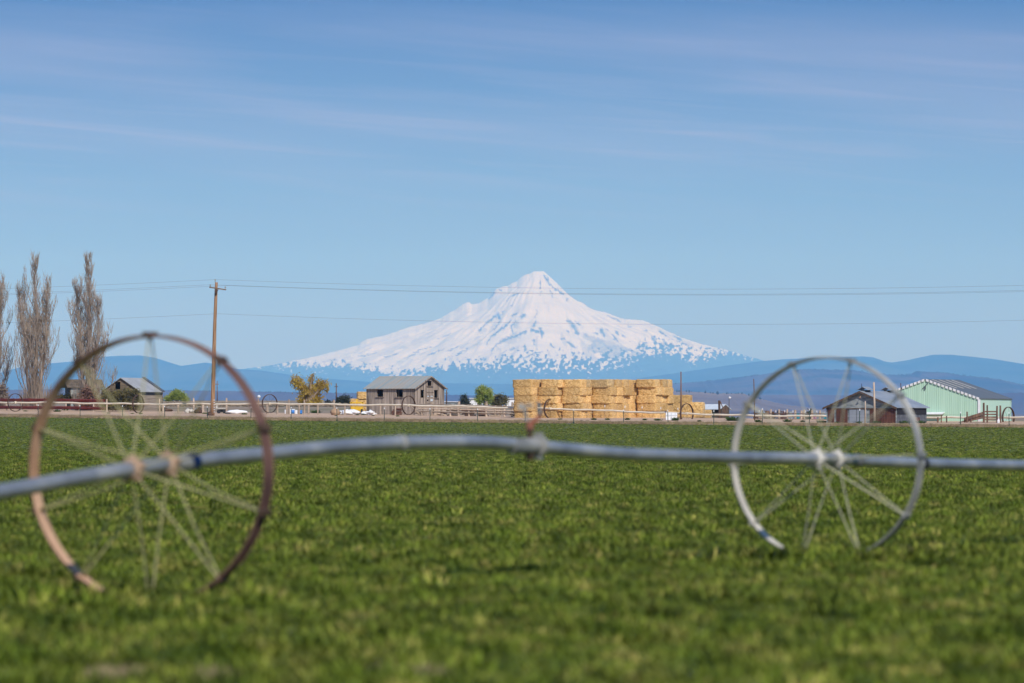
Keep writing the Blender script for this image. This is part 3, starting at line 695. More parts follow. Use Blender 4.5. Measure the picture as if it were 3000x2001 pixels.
# boarded door in the gable
s0, s1 = on_r(barn, 1248), on_r(barn, 1269)
dr = MB(); N_ = -barn['U']; V_ = barn['V']
for y0, y1 in ((1146.5, 1148.5), (1157, 1159), (1177, 1180)):
    dr.box(V_ * (s0 + s1) / 2 + up * (barn['zr'](y0) + barn['zr'](y1)) / 2 + N_ * .04, (s1 - s0, .07, abs(barn['zr'](y0) - barn['zr'](y1))), V_, N_, up)
for s_ in (s0, s1): dr.box(V_ * s_ + up * (barn['zr'](1147) + barn['zr'](1190)) / 2 + N_ * .035, (.09, .06, barn['zr'](1147) - barn['zr'](1190)), V_, N_, up)
dro = dr.build('door', M['old_wood'], barn['root'])
pt = MB()
for x0, x1, y0, y1 in ((1259.5, 1266, 1157.5, 1162), (1259.5, 1266, 1169, 1175), (1250, 1255, 1158.5, 1162)):
    a, c_ = on_r(barn, x0), on_r(barn, x1)
    pt.box(V_ * (a + c_) / 2 + up * (barn['zr'](y0) + barn['zr'](y1)) / 2 + N_ * .03, (c_ - a, .04, barn['zr'](y0) - barn['zr'](y1)), V_, N_, up)
pt.build('patch', M['pale_roof'], dro)
rk = MB()
for sgn in (0, 1):
    a = barn['CXv'] * (-.27 if sgn == 0 else barn['LC'] + .27) + up * (barn['eave'] - .27 * barn['sl'] - .06); m_ = barn['CXv'] * barn['LC'] / 2 + up * (barn['peak'] - .06)
    rk.prism([a + barn['AX'] * -.34, m_ + barn['AX'] * -.34, m_ + barn['AX'] * -.34 + up * .14, a + barn['AX'] * -.34 + up * .14], barn['AX'] * .035)
rk.build('rake_board', M['old_wood'], barn['root'], recalc=True)
# exposed rafters of inside, seen through the openings
rt = MB()
for k in range(7):
    s_ = .5 + k * (barn['A'] - 1) / 6
    rt.box(barn['U'] * s_ + barn['V'] * .35 + up * barn['eave'] / 2, (.12, .12, barn['eave']), barn['U'], barn['V'], up)
rt.build('inner_posts', M['old_wood_dark'], barn['root'])

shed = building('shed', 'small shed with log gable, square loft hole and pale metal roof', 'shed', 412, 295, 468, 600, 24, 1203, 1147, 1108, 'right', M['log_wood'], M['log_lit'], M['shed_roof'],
    holes_l=[(334, 350.5, 1118, 1140.5)], over=.15, rake=.25)
frame_on(shed, 'l', shed['hl'][0], M['log_wood'], sill=False)
ca = MB().box(shed['V'] * (shed['B'] + .15) + shed['U'] * (-.1) + up * (shed['eave'] + .0), (.1, .1, .1))
a = shed['CXv'] * -.2 + up * (shed['eave'] + .04); m_ = shed['CXv'] * shed['LC'] / 2 + up * (shed['peak'] + .20)
MB().prism([a + shed['AX'] * (shed['LA'] - .5), m_ + shed['AX'] * (shed['LA'] - .5), m_ + shed['AX'] * (shed['LA'] + .28), a + shed['AX'] * (shed['LA'] + .28)], up * .05).build('ridge_flashing', M['grey_metal'], shed['root'], recalc=True)
# black strip laid on the wall as the shade under the eave
MB().box(shed['V'] * shed['B'] / 2 - shed['U'] * .03 + up * (shed['zr'](1152)), (shed['B'] - .6, .05, shed['zr'](1148) - shed['zr'](1157)), shed['V'], shed['U'], up).build('eave_shade', M['black_rubber'], shed['root'])

shed2 = building('shed', 'dark grey weathered shed half hidden behind the right-hand bare poplar', 'shed', 205, 186, 292, 622, 68, 1200, 1131, 1113, 'right', M['old_wood_dark'], M['tin_blue'], M['old_wood_dark'], over=.35, rake=.5)

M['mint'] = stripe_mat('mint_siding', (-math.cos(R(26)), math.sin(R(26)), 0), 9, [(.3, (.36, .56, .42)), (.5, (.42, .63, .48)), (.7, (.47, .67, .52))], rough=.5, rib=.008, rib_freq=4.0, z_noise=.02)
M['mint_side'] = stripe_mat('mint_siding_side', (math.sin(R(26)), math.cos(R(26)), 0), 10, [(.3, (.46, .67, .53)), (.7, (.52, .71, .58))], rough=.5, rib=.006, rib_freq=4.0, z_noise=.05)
M['slate_roof'] = stripe_mat('slate_roof', (math.sin(R(26)), math.cos(R(26)), 0), 1, [(.3, (.10, .12, .135)), (.7, (.14, .155, .17))], rough=.6, z_noise=.1)
mint = building('metal_barn', 'large mint green metal barn with a dark roof and pale skylight strips', 'barn', 2868, 2568, 2990, 505, 26, 1241, 1168, 1112, 'right', M['mint'], M['mint_side'], M['slate_roof'], over=.12, rake=.12)
# white trim along the rakes and the corner, broken where the sheets lap
c_ = mint; U_, V2 = c_['U'], c_['V']
tr = MB(); nseg = 14
for sgn in (0, 1):
    a = U_ * (-.12 if sgn == 0 else c_['LC'] + .12) + up * (c_['eave'] - .12 * c_['sl']); m_ = U_ * c_['LC'] / 2 + up * (c_['peak'])
    for k in range(nseg):
        p0 = a.lerp(m_, k / nseg + .006); p1 = a.lerp(m_, (k + .80) / nseg)
        tr.prism([p0 - up * .12, p1 - up * .12, p1 + up * .14, p0 + up * .14], -V2 * .06) if False else tr.prism([p0 - up * .12 - V2 * .13, p1 - up * .12 - V2 * .13, p1 + up * .14 - V2 * .13, p0 + up * .14 - V2 * .13], -V2 * .02)
tr.build('rake_trim', M['white'], c_['root'], recalc=True)
MB().box(up * (c_['eave'] / 2 - .02) - V2 * .03 - U_ * .03, (.22, .22, c_['eave'] - .1), U_, V2, up).build('corner_trim', M['white'], c_['root'])
# skylight strips on the seen slope
sk = None
for f in (.12, .32, .53, .70):
    b_ = MB()
    q0 = V2 * (c_['LA'] * f) ; wd = V2 * .42
    lo = U_ * (c_['LC'] / 2 * .50) + up * (c_['eave'] + (c_['peak'] - c_['eave']) * .50 + .115); hi = U_ * (c_['LC'] / 2 * .96) + up * (c_['eave'] + (c_['peak'] - c_['eave']) * .96 + .115)
    b_.prism([q0 + lo, q0 + wd + lo, q0 + wd + hi, q0 + hi], up * .02)
    b_.build('skylight', M['pale_roof'] if False else M['hub_white'], c_['roof'], recalc=True)
# little lean-to roof on the gable
sx0 = (2868 - 2772) * c_['mpp'] / math.cos(R(26)); sx1 = (2868 - 2722) * c_['mpp'] / math.cos(R(26))
MB().prism([U_ * sx0 + up * c_['zr'](1209), U_ * sx1 + up * c_['zr'](1209), U_ * sx1 + up * (c_['zr'](1209) - .18) - V2 * .8, U_ * sx0 + up * (c_['zr'](1209) - .18) - V2 * .8], up * .07).build('canopy', M['white'], c_['root'], recalc=True)
MB().tube([U_ * (c_['LC'] * .53) + up * (c_['peak'] - 1.0) - V2 * .12, U_ * (c_['LC'] * .47) + up * (c_['peak'] - .3) - V2 * .12], .03, 6).box(U_ * (c_['LC'] * .50) + up * (c_['peak'] - .85) - V2 * .12, (.12, .12, .35), U_, V2, up).build('service_mast', M['grey_metal'], c_['root'])

gb = building('shingled_barn', 'low grey shingled barn with rust red lower walls and wide tin roof', 'barn', 2626, 2430, 2728, 488, 34, 1238, 1193, 1147, 'right', M['tin_blue'], M['grey_metal'], M['tin_roof'], over=.25, rake=.35)
Ug, Vg = gb['U'], gb['V']; lc, mp = gb['LC'], gb['mpp']
def gs(px): return (2626 - px) * mp / math.cos(R(34))
lw = gb['zr'](1197)
b_ = MB()
for x0, x1 in ((2436, 2452), (2459, 2490), (2553, 2624)):
    a, e_ = gs(x1), gs(x0); b_.box(Ug * (a + e_) / 2 + up * lw / 2 - Vg * .04, (e_ - a, .07, lw), Ug, Vg, up)
b_.build('boarding', M['red_boards'], gb['root'])
b_ = MB()
for x0, x1 in ((2496, 2515), (2517, 2537), (2540, 2544)):
    a, e_ = gs(x1), gs(x0); b_.box(Ug * (a + e_) / 2 + up * (lw - .1) / 2 - Vg * .05, (e_ - a, .08, lw - .1), Ug, Vg, up)
b_.build('door', M['tin_roof'], gb['root'])
b_ = MB()
for sgn in (0, 1):
    a = Ug * (-.25 if sgn == 0 else lc + .25) + up * (gb['eave'] - .25 * gb['sl'] - .13); m_ = Ug * lc / 2 + up * (gb['peak'] - .13)
    b_.prism([a - Vg * .36, m_ - Vg * .36, m_ - Vg * .36 + up * .2, a - Vg * .36 + up * .2], -Vg * .06)
b_.box(Ug * lc / 2 + up * lw - Vg * .05, (lc, .1, .12), Ug, Vg, up)
b_.build('rake_board', M['trim_brown'], gb['root'], recalc=True)
b_ = MB().box(Vg * gb['B'] / 2 + up * (gb['eave'] - .42) - Ug * .04, (gb['B'] - .3, .06, .62), Vg, Ug, up); b_.build('open_side_shade', M['black_rubber'], gb['root'])  # black panel stands in for the shadow inside the open side
b_ = MB()
for f in (.55, .68): b_.box(Vg * gb['B'] * f + up * .45 - Ug * .06, (.9, .08, .9), Vg, Ug, up)
b_.build('rusty_panel', M['rust'], gb['root'])
# cupolas on the ridge
for f, nm in ((.06, 'a'), (.82, 'b')):
    cc = Vg * (gb['B'] * f + .5) + Ug * lc / 2 + up * gb['peak']
    b_ = MB().box(cc + up * .02, (.7, .9, .3), Ug, Vg, up)
    cu = b_.build('cupola', M['black_rubber'], gb['roof'])
    b_ = MB()
    for sg in (-1, 1):
        b_.prism([cc + up * .48 - Vg * .65, cc + up * .48 + Vg * .65, cc + up * .17 + Vg * .65 + Ug * .65 * sg, cc + up * .17 - Vg * .65 + Ug * .65 * sg], up * .05)
    b_.build('cupola_roof', M['tin_roof'], cu, recalc=True)
MB().tube([Ug * lc / 2 + up * gb['peak'] + Vg * .1, Ug * lc / 2 + up * (gb['peak'] + .85) + Vg * .1], .03, 6).build('mast', M['black_rubber'], gb['root'])
lc_ = Ug * (lc / 2 - .1) + up * (gb['peak'] - .5) - Vg * .36
MB().tube([Ug * (lc / 2 - .1) + up * (gb['peak'] - .35) - Vg * .05, lc_, lc_ - up * .1 - Vg * .1], .03, 6).tube([lc_ - up * .06 - Vg * .05, lc_ - up * .16 - Vg * .1], [.05, .13], 8).build('lamp', M['hub_tan'], gb['root'])

ls = building('shed', 'low open shed with a pale tin roof and brown end wall right of the straw', 'shed', 2113, 2036, 2137, 560, 40, 1216, 1196, 1186, 'left', M['old_wood_dark'], M['trim_brown'], M['pale_roof'], holes_l=[(2038, 2072, 1198, 1206), (2075, 2110, 1198, 1206)], over=.35, rake=.1)

# ------------------------------------------------------------------ straw bales
def bale_mesh(seed, L=2.6, W=1.27, H=.935):
    bm = bmesh.new(); bmesh.ops.create_cube(bm, size=1)
    bmesh.ops.subdivide_edges(bm, edges=bm.edges[:], cuts=9, use_grid_fill=True)
    for v in bm.verts:
        x, y, z = v.co * 2
        # rounded shoulders, puffed ends
        ex = abs(x) ** 6; ey = abs(y) ** 6; ez = abs(z) ** 6
        k = 1 - .012 * (ey * ez + ex * ez + ex * ey)
        px_ = x * L / 2 * (1 + .03 * (1 - y * y) * (1 - z * z)) * k
        py_ = y * W / 2 * (1 - .05 * (ex) / 2) * k; pz_ = z * H / 2 * k
        q = Vector((px_, py_, pz_))
        nn_ = mnoise.noise(q * 3.1 + Vector((seed * 9, 0, 0))) * .07 + mnoise.noise(q * 8 + Vector((seed * 9, 5, 0))) * .045 + .018 * math.sin(px_ * 13 + seed)* (1 - ex)
        dirv = Vector((x ** 5, y ** 5, z ** 5)); dirv = dirv.normalized() if dirv.length > 0 else Vector((0, 0, 1))
        v.co = q + dirv * nn_
    me = bpy.data.meshes.new('straw_bale'); bm.to_mesh(me); bm.free()
    me.polygons.foreach_set('use_smooth', [True] * len(me.polygons))
    return me
bm_l = [bale_mesh(i) for i in range(4)]
for me in bm_l: me.materials.append(M['straw'])
bm_w = [me.copy() for me in bm_l]
for me in bm_w: me.materials[0] = M['straw_weathered']
twine_mb = []
def twine_mesh():
    b = MB()
    for k in range(5):
        y = -.46 + k * .23
        b.tube([(-1.34, y, -.40), (-1.34, y, .40), (-1.2, y, .462), (1.2, y, .462), (1.34, y, .40), (1.34, y, -.40)], .006, 3)
    return b
tw = twine_mesh().build('twine', M['pipe_far']); tw_me = tw.data; bpy.data.objects.remove(tw)
th = R(35); BU = Vector((-math.cos(th), math.sin(th), 0)); BV = Vector((math.sin(th), math.cos(th), 0))
tiern = ['bottom tier', 'second tier', 'third tier', 'fourth tier', 'top tier']
blockn = ['leftmost column', 'second column from the left', 'middle column', 'fourth column from the left', 'rightmost column']
depthn = ['front', 'second', 'third', 'fourth', 'fifth']
def put_bale(c, rz, label, group, weathered=False, w=True):
    me = rnd.choice(bm_w if weathered else bm_l)
    o = bpy.data.objects.new('straw_bale', me); col.objects.link(o)
    o.location = c; o.rotation_euler = (rnd.gauss(0, .012), rnd.gauss(0, .012), rz + rnd.gauss(0, .015) + (math.pi if rnd.random() < .5 else 0))
    tag(o, label, 'straw bale', group)
    if w:
        t = bpy.data.objects.new('twine', tw_me); col.objects.link(t); t.parent = o
    return o
rzb = math.atan2(BU.y, BU.x)
corners = [(1560, 0.0, 2), (1634, -.62, 3), (1702, -1.45, 3), (1789, -1.2, 5), (1921, 1.1, 3)]
dS = 536.0
for bi, (cpx, dy, n) in enumerate(corners):
    c0 = P(cpx, 1224, dS + dy)
    zb = float(gz(c0.x, c0.y)) - .12
    for tr_ in range(5):
        lean = Vector((rnd.gauss(0, .08), 0, 0)) + (BU * .02 * tr_)
        for k in range(n):
            cc = Vector((c0.x, c0.y, 0)) + BU * 1.29 + BV * (.63 + 1.265 * k) + lean + BU * rnd.gauss(0, .11) + BV * rnd.gauss(0, .03)
            cc.z = zb + .45 + .905 * tr_
            side = '' if k else ' with its long side showing'
            lab = f'{depthn[k]} straw bale of the {tiern[tr_]}, {blockn[bi]} of the big stack'
            put_bale(cc, rzb, lab, 'straw bales in the big stack', weathered=(tr_ == 4 and rnd.random() < .3))
# low rows at the right foot of the stack and by the barn
for k, (px, t_) in enumerate([(1993, 0), (1993, 1), (1993, 2), (2030, 0), (2030, 1)]):
    c0 = P(px, 1224, 548); zb = float(gz(c0.x, c0.y)) - .1
    lab = ['bottom', 'middle', 'top'][t_] + (' straw bale of the short pile touching the big stack' if px == 1993 else ' bale of the low pile behind a rusty wheel')
    put_bale(Vector((c0.x, c0.y, zb + .45 + .85 * t_)), rzb + .3, lab, 'straw bales in the low piles')
put_bale(Vector((P(2052, 1224, 551).x, 551.5, float(gz(0, 551)) + .3)), rzb + .5, 'lone straw bale at the right end of the piles', 'straw bales in the low piles')
for k, (px, t_, nm) in enumerate([(1054, 0, 'bottom'), (1054, 1, 'middle'), (1074, 2, 'topmost')]):
    c0 = P(px + 3, 1224, 580); zb = float(gz(c0.x, c0.y)) - .1
    put_bale(Vector((c0.x, c0.y, zb + .45 + .89 * t_)), .15, f'{nm} straw bale of the pile left of the grey wooden barn', 'straw bales beside the barn')

# yellow loader in front of the barn bales
o = G(1046, 574)
ld_ = thing('loader', 'small yellow farm loader parked by the straw bales left of the wooden barn', 'loader', o)
b_ = MB().box((0, 0, .55), (1.5, 1.3, .5)).box((0, -.55, 1.05), (.16, .14, 1.5)).box((0, -.6, 1.35), (1.7, .12, .14)).box((0, -.6, .95), (1.7, .12, .12)).box((-.7, -.6, 1.1), (.12, .12, .6)).box((.7, -.6, 1.1), (.12, .12, .6))
b_.build('body', M['yellow'], ld_)
for sx_ in (-.6, .6):
    for sy_ in (-.45, .5):
        MB().tube([(sx_ - .12, sy_, .3), (sx_ + .12, sy_, .3)], .32, 14).build('wheel', M['black_rubber'], ld_)

# ------------------------------------------------------------------ utility pole and lines
def D_(d): return d
o = G(622, 556)
up_ = thing('utility_pole', 'tall brown wooden utility pole with one crossarm standing by the road', 'utility pole', o)
pl = [P(x, y, 556) - o for x, y in ((622, 1222), (623, 1190), (626, 1080), (629, 960), (632, 880), (634, 827))]
pl[0].z = -.3
MB().tube(pl, [.27, .26, .235, .21, .185, .165], 12, jit=.03).build('pole', M['pole_wood'], up_, True)
a, b2 = P(613, 841.5, 555.6) - o, P(662.5, 849, 555.6) - o
arm = MB().box((a + b2) / 2, ((b2 - a).length, .13, .14), (b2 - a).normalized(), (0, 1, 0), (b2 - a).normalized().cross(Vector((0, 1, 0))))
ao = arm.build('crossarm', M['arm_wood'], up_)
for px, py in ((616, 837), (660, 843)):
    c = P(px, py, 555.6) - o
    MB().tube([c - up * .12, c + up * .08, c + up * .16], [.04, .09, .05], 10).build('insulator', M['tin_blue'], ao)
c = P(630.5, 823, 556) - o
MB().tube([c - up * .2, c, c + up * .12, c + up * .2], [.04, .04, .09, .05], 10).build('insulator', M['tin_blue'], up_)
MB().tube([P(640, 846, 555.5) - o, P(634, 860, 555.7) - o], .03, 6).box(P(633, 853, 555.6) - o, (.3, .2, .5)).build('brace', M['rust_dark'], up_)
for k in range(6): MB().tube([P(629, 1172 + k * 7, 555.6) - o, P(626.6, 1172 + k * 7, 555.3) - o], .05, 5).build('tag', M['white'], up_)
b_ = MB().blob(P(614, 1215, 555) - o + Vector((0, 0, .0)), (.4, .3, .35), 4).build('butt_bracket', M['rust_dark'], up_)
def wire_pts(px0, py0, a1, b1, n0, n1, d=556, slope=0):
    out = []
    for t in np.linspace(n0, n1, 70):
        out.append(P(px0 + t, py0 + a1 * t + b1 * t * t, d - slope * t))
    return out
for (px, py, nm) in ((631, 819, 'topmost overhead wire running from the pole top'), (617, 834, 'upper of the paired overhead wires on the crossarm'), (660, 836.5, 'lower of the paired overhead wires on the crossarm'), (636, 919, 'lowest overhead wire crossing in front of the mountain')):
    k = 1 if py < 900 else 1.12
    L_ = wire_pts(px, py, -.0427, -5.5e-6 * 0, -1700, 0)
    L_ = wire_pts(px, py, -.052, -1.5e-5, -2600, 0)
    Rr = wire_pts(px, py, .03864 * k, -1.328e-5 * k, 0, 2950, slope=.02)
    pts = L_ + Rr[1:]
    tag(MB().tube(pts, .0085, 4, cap=False).build('overhead_wire', M['wire']), nm, 'overhead wire', 'overhead wires')
# small distant poles
def small_pole(px, y0, y1, d, label, arm=True, r=.12, m='post_brown', tilt=0):
    o = P(px, y1, d); o.z = min(o.z, float(gz(o.x, o.y)) - .1)
    t = P(px + tilt, y0, d) - o
    root = thing('utility_pole' if arm else 'post', label, 'utility pole' if arm else 'post', o)
    MB().tube([Vector((0, 0, 0)), t * .5 + Vector((.03, 0, 0)), t], [r, r * .9, r * .75], 8, jit=.06).build('pole' if arm else 'shaft', M[m], root, True)
    if arm: MB().box(t - up * .5 * d / 700, (10 * d / F, .12, .12)).build('crossarm', M[m], root)
    return root
small_pole(636, 1116, 1188, 900, 'thin distant pole just right of the tall utility pole', r=.1)
small_pole(985, 1123, 1188, 900, 'thin distant power pole right of the golden willow')
small_pole(1308, 1142, 1190, 900, 'thin distant power pole right of the wooden barn')
small_pole(1994, 1089, 1222, 522, 'tall bare wooden post just right of the big straw stack', False, .09, 'post_brown', 1)
small_pole(2211, 1110, 1232, 516, 'tall thin post left of the near grey wheel rim', False, .065, 'post_brown', -3)
small_pole(2562, 1120, 1235, 486, 'tall pale crooked log post before the shingled barn', False, .115, 'post_wood', -2)
small_pole(2534, 1175, 1236, 487, 'short pale post before the shingled barn', False, .08, 'post_wood', 1)
small_pole(2639, 1122, 1200, 505, 'dark thin mast where the two right-hand barns meet', False, .05, 'rust_dark', 0)
o = G(2108, 541); root = thing('gate_frame', 'brown post with a slanting brace before the low open shed', 'gate frame', o)
MB().tube([Vector((0, 0, -.1)), P(2107, 1173, 541) - o], .13, 8, jit=.05).build('post', M['post_brown'], root)
MB().tube([P(2109, 1174, 541) - o, P(2127, 1216, 541) - o], .06, 6).build('brace', M['post_brown'], root)
o = G(2136, 548); root = thing('yard_light', 'thin yard light pole behind the low open shed', 'yard light', o)
MB().tube([Vector((0, 0, -.1)), P(2136, 1168, 548) - o], .05, 6).build('pole', M['grey_metal'], root)
MB().blob(P(2138, 1165, 548) - o, (.14, .1, .12), 3).tube([P(2136, 1168, 548) - o, P(2139, 1164, 548) - o], .04, 5).build('lamp_head', M['white'], root)
o = G(757, 560); root = thing('ball_post', 'pale round float on a short post left of a rusty wheel', 'post', o)
MB().tube([Vector((0, 0, -.1)), P(757, 1168, 560) - o], .07, 6).build('post', M['post_wood'], root)
MB().blob(P(758.5, 1162, 560) - o, (.21, .21, .2), 3, .05).build('ball', M['pale_roof'], root, True)

# ------------------------------------------------------------------ corral fences of wooden posts
def post_fence(name, label, posts, rails, dd, post_m, rail_m, top_default, x_rails, jitter=1):
    base = Q(posts[len(posts) // 2][0], 1220, dd); base.z = float(gz(base.x, base.y))
    root = thing(name, label, 'fence', base)
    for (px, ty, r) in posts:
        q = Q(px, 1220, dd); q.z = float(gz(q.x, q.y)) - .1
        t = P(px + rnd.uniform(-1, 1), ty, q.y)
        r *= 1.2; MB().tube([q - base, (q + t) / 2 - base, t - base], [r, r * .95, r * .85], 7, jit=.1).build('post', post_m if ty > 1175 else M['post_wood'], root)
    for (xa, xb, dy, r) in rails:
        pts = []
        for px in np.arange(xa, xb + 1, 9):
            q = Q(px, fpy(px) + dy + rnd.uniform(-1, 1) * jitter, dd - .12)
            pts.append(q - base)
        MB().tube(pts, r, 5, jit=.15).build('rail', rail_m, root)
    return root
post_fence('corral_fence', 'row of pale wooden corral posts behind the pipe left of the barn', [(468, 1168, .07), (478, 1183, .12), (522, 1180, .08), (568, 1166, .10), (595, 1176, .16), (664, 1166, .10), (752, 1186, .07), (783, 1184, .15), (813, 1186, .12), (841, 1184, .10), (847, 1170, .10), (876, 1182, .10), (892, 1171, .10), (904, 1181, .11), (931, 1182, .08), (979, 1171, .10), (1010, 1184, .08)],
           [(480, 672, -6, .05), (468, 760, 8, .02), (480, 740, 14, .02)], 7, M['post_wood'], M['post_wood'], 1184, None, .3)
post_fence('corral_fence', 'weathered wooden corral fence with many posts and rails right of the barn', [(1115, 1186, .08), (1158, 1186, .08), (1236, 1183, .12), (1266, 1178, .17), (1293, 1185, .10), (1319, 1186, .10), (1344, 1176, .14), (1374, 1190, .07), (1399, 1183, .07), (1425, 1182, .13), (1453, 1188, .14), (1465, 1190, .09), (1478, 1187, .12), (1500, 1178, .11), (1542, 1180, .07), (1582, 1180, .13), (1616, 1176, .12), (1652, 1178, .19), (1671, 1183, .10)],
           [(1220, 1600, -4, .06), (1225, 1600, 9, .075), (1225, 1590, 17, .085), (1225, 1480, 4, .05), (1600, 1680, 9, .04)], 5, M['post_wood'], M['post_wood'], 1184, None, .8)
post_fence('corral_fence', 'row of wooden corral posts in front of the scattered farm junk', [(2232, 1199, .09), (2258, 1199, .09), (2283, 1199, .09), (2307, 1199, .09), (2330, 1201, .13), (2348, 1203, .12), (2356, 1200, .09), (2379, 1201, .12), (2402, 1202, .10), (2425, 1203, .12), (2444, 1206, .08), (2462, 1205, .07), (2606, 1208, .09), (2629, 1207, .09)],
           [(2206, 2440, -7, .035), (2206, 2440, 9, .03)], 6, M['post_wood'], M['post_brown'], 1200, None, .5)
# red pipe rail fence at far left
post_fence('rail_fence', 'dark red metal rail fence in front of the bare poplars', [(-60, 1172, .08), (20, 1170, .08), (64, 1171, .08), (108, 1170, .08), (152, 1170, .08), (193, 1170, .08), (232, 1170, .08), (274, 1170, .08), (313, 1169, .08)],
           [(-80, 315, -9, .13), (-80, 315, -5.5, .13), (-80, 315, 13, .13), (-80, 315, 16, .12)], 9, M['red_rail'], M['red_rail'], 1170, None, .25)

# electric fence: thin stakes with white insulators
q0 = Q(2200, 1225, 3); root = thing('electric_fence', 'thin electric fence of slim stakes with white insulators', 'fence', q0)
for px in (1772, 1831, 1881, 1936, 1986, 2224, 2273, 2299, 2323, 2360, 2393, 2438, 2524, 2568, 2611, 2653, 2694, 2815, 2852):
    q = Q(px, 1240, 3); q.z = float(gz(q.x, q.y)) - .05; t = P(px, fpy(px) - 13, q.y)
    st = MB().tube([q - q0, t - q0], .015, 4).build('stake', M['grey_metal'], root)
    MB().tube([t - q0 - up * .12, t - q0, t - q0 + up * .13], [.03, .055, .03], 6).build('insulator', M['white'], st)

# loading chute at the right
o = G(2880, 494)
root = thing('loading_chute', 'dark wooden cattle loading chute with a ramp before the mint barn', 'loading chute', o)
def R_(px, py, dd=0): return P(px, py, 494 + dd) - o
b_ = MB()
for dd in (0, 1.2):
    for k in range(5):
        f = k / 5
        b_.prism([R_(2822 + 2, 1238 - 14 * f + 1, dd), R_(2880, 1226 - 20 * f, dd), R_(2880, 1224.6 - 20 * f + -2.2, dd), R_(2822 + 2, 1236 - 14 * f - 1.0, dd)], (0, .08, 0))
    for k in range(4):
        b_.box((R_(2880, 1206 + 8 * k, dd) + R_(2918, 1206 + 8 * k, dd)) / 2, (38 * 494 / F, .07, .15))
b_.prism([R_(2805, 1241), R_(2880, 1218), R_(2880, 1216), R_(2805, 1239)], (0, 1.3, 0))
b_.build('ramp_sides', M['post_brown'], root, recalc=True)
for px, ty, r in ((2882, 1180, .11), (2892, 1187, .09), (2921, 1189, .10), (2930.5, 1188, .11), (2833, 1206, .09), (2758, 1216, .07), (2773, 1218, .07), (2748, 1222, .10), (2844, 1224, .07)):
    MB().tube([R_(px, 1250), R_(px + rnd.uniform(-.8, .8), (ty + 1244) / 2), R_(px, ty)], [r, r, r * .85], 7, jit=.12).build('post', M['post_brown'], root)
MB().tube([R_(2923.5, 1243), R_(2923, 1238), R_(2925, 1234), R_(2925, 1231)], [.10, .13, .08, .03], 8).build('white_jug', M['white'], None) if False else None

# ------------------------------------------------------------------ small things about the yard
def lump(name, label, cat, px, py, d, sz, m, seed=0, amp=.2, group=None, parts=1, sub=2):
    o = P(px, py, d); g_ = float(gz(o.x, o.y)); o.z = g_
    b = MB(); r_ = random.Random(seed)
    for k in range(parts):
        f = (k - (parts - 1) / 2) / max(parts, 1)
        b.blob((f * sz[0] * 1.6, 0, sz[2] * r_.uniform(.6, .8)), (sz[0] / parts * 1.1, sz[1], sz[2] * r_.uniform(.8, 1.1)), seed + k, amp, sub)
    ob = b.build(name, m, None, True); ob.location = o
    return tag(ob, label, cat, group)
lump('wrapped_bale', 'long white plastic wrapped heap on the ground right of the utility pole', 'wrapped bale', 690, 1208, 568, (1.0, .6, .30), M['white_tarp'], 3, .4, parts=1, sub=3)
for k, (px, w_, h_, lab) in enumerate([(1012, .62, .46, 'largest white wrapped heap left of the barn'), (1036, .45, .38, 'white wrapped heap second from the left before the barn'), (1066, .26, .28, 'small white wrapped heap before the barn corner'), (1086, .45, .36, 'rightmost white wrapped heap before the barn wall')]):
    lump('wrapped_bale', lab, 'wrapped bale', px, 1212, 562, (w_ * (1.5 if k == 0 else 1.15), .5, h_ * .9), M['white_tarp'], 10 + k, .38, 'white wrapped heaps', parts=1, sub=3)
def barrel(px, py, d, r, h, m, label, lying=False, name='drum'):
    o = P(px, py, d); o.z = float(gz(o.x, o.y))
    root = thing(name, label, 'drum', o)
    if lying: MB().tube([(-h / 2, 0, r), (-h / 2 + .03, 0, r), (h / 2 - .03, 0, r), (h / 2, 0, r)], [r * .9, r, r, r * .9], 14).build('body', m, root)
    else:
        MB().tube([(0, 0, 0), (0, 0, .03), (0, 0, h - .03), (0, 0, h)], [r * .93, r, r, r * .93], 14).build('body', m, root)
    return root
barrel(838, 1200, 572, .2, .5, M['white'], 'white upright drum left of the blue drums')
barrel(849, 1200, 570, .22, .62, M['white'], 'white drum touching the blue heap')
barrel(858, 1200, 571, .24, .5, M['blue'], 'blue drum lying between the white drums', True)
barrel(867, 1200, 570, .19, .5, M['white'], 'white drum right of the lying blue drum')
barrel(880, 1200, 571, .24, .45, M['blue'], 'rightmost blue drum by the fence post')
barrel(855, 1190, 577, .26, .8, M['pale_roof'], 'pale drum lying behind the blue drums', True)
lump('tyre_heap', 'dark rubbish heap with a tyre beside the small log shed', 'junk heap', 486, 1203, 590, (.7, .4, .3), M['rust_dark'], 31, .4)
lump('scrap_heap', 'pale scrap pieces lying left of the utility pole', 'scrap heap', 560, 1203, 575, (.8, .5, .35), M['hub_white'], 33, .5, parts=3)
lump('scrap_heap', 'dark scrap pile beside the pale scrap left of the utility pole', 'scrap heap', 583, 1203, 574, (.5, .4, .42), M['rust_dark'], 34, .4)
lump('tumbleweed', 'tan dry tumbleweed heap left of the white wrapped heaps', 'tumbleweed', 982, 1210, 560, (.55, .5, .5), M['tan_weed'], 35, .25)
o = G(650, 574); root = thing('trailer', 'small flat trailer with a dark underside right of the utility pole', 'trailer', o)
MB().box((0, 0, .62), (1.25, .9, .14)).box((-.62, 0, .75), (.18, .8, .5)).build('body', M['hub_white'], root)
MB().box((.05, .1, .35), (.9, .6, .3)).build('underside', M['black_rubber'], root)
for s_ in (-.35, .35): MB().tube([(s_ - .0, -.5, .25), (s_, -.35, .25)], .25, 12).build('wheel', M['black_rubber'], root)
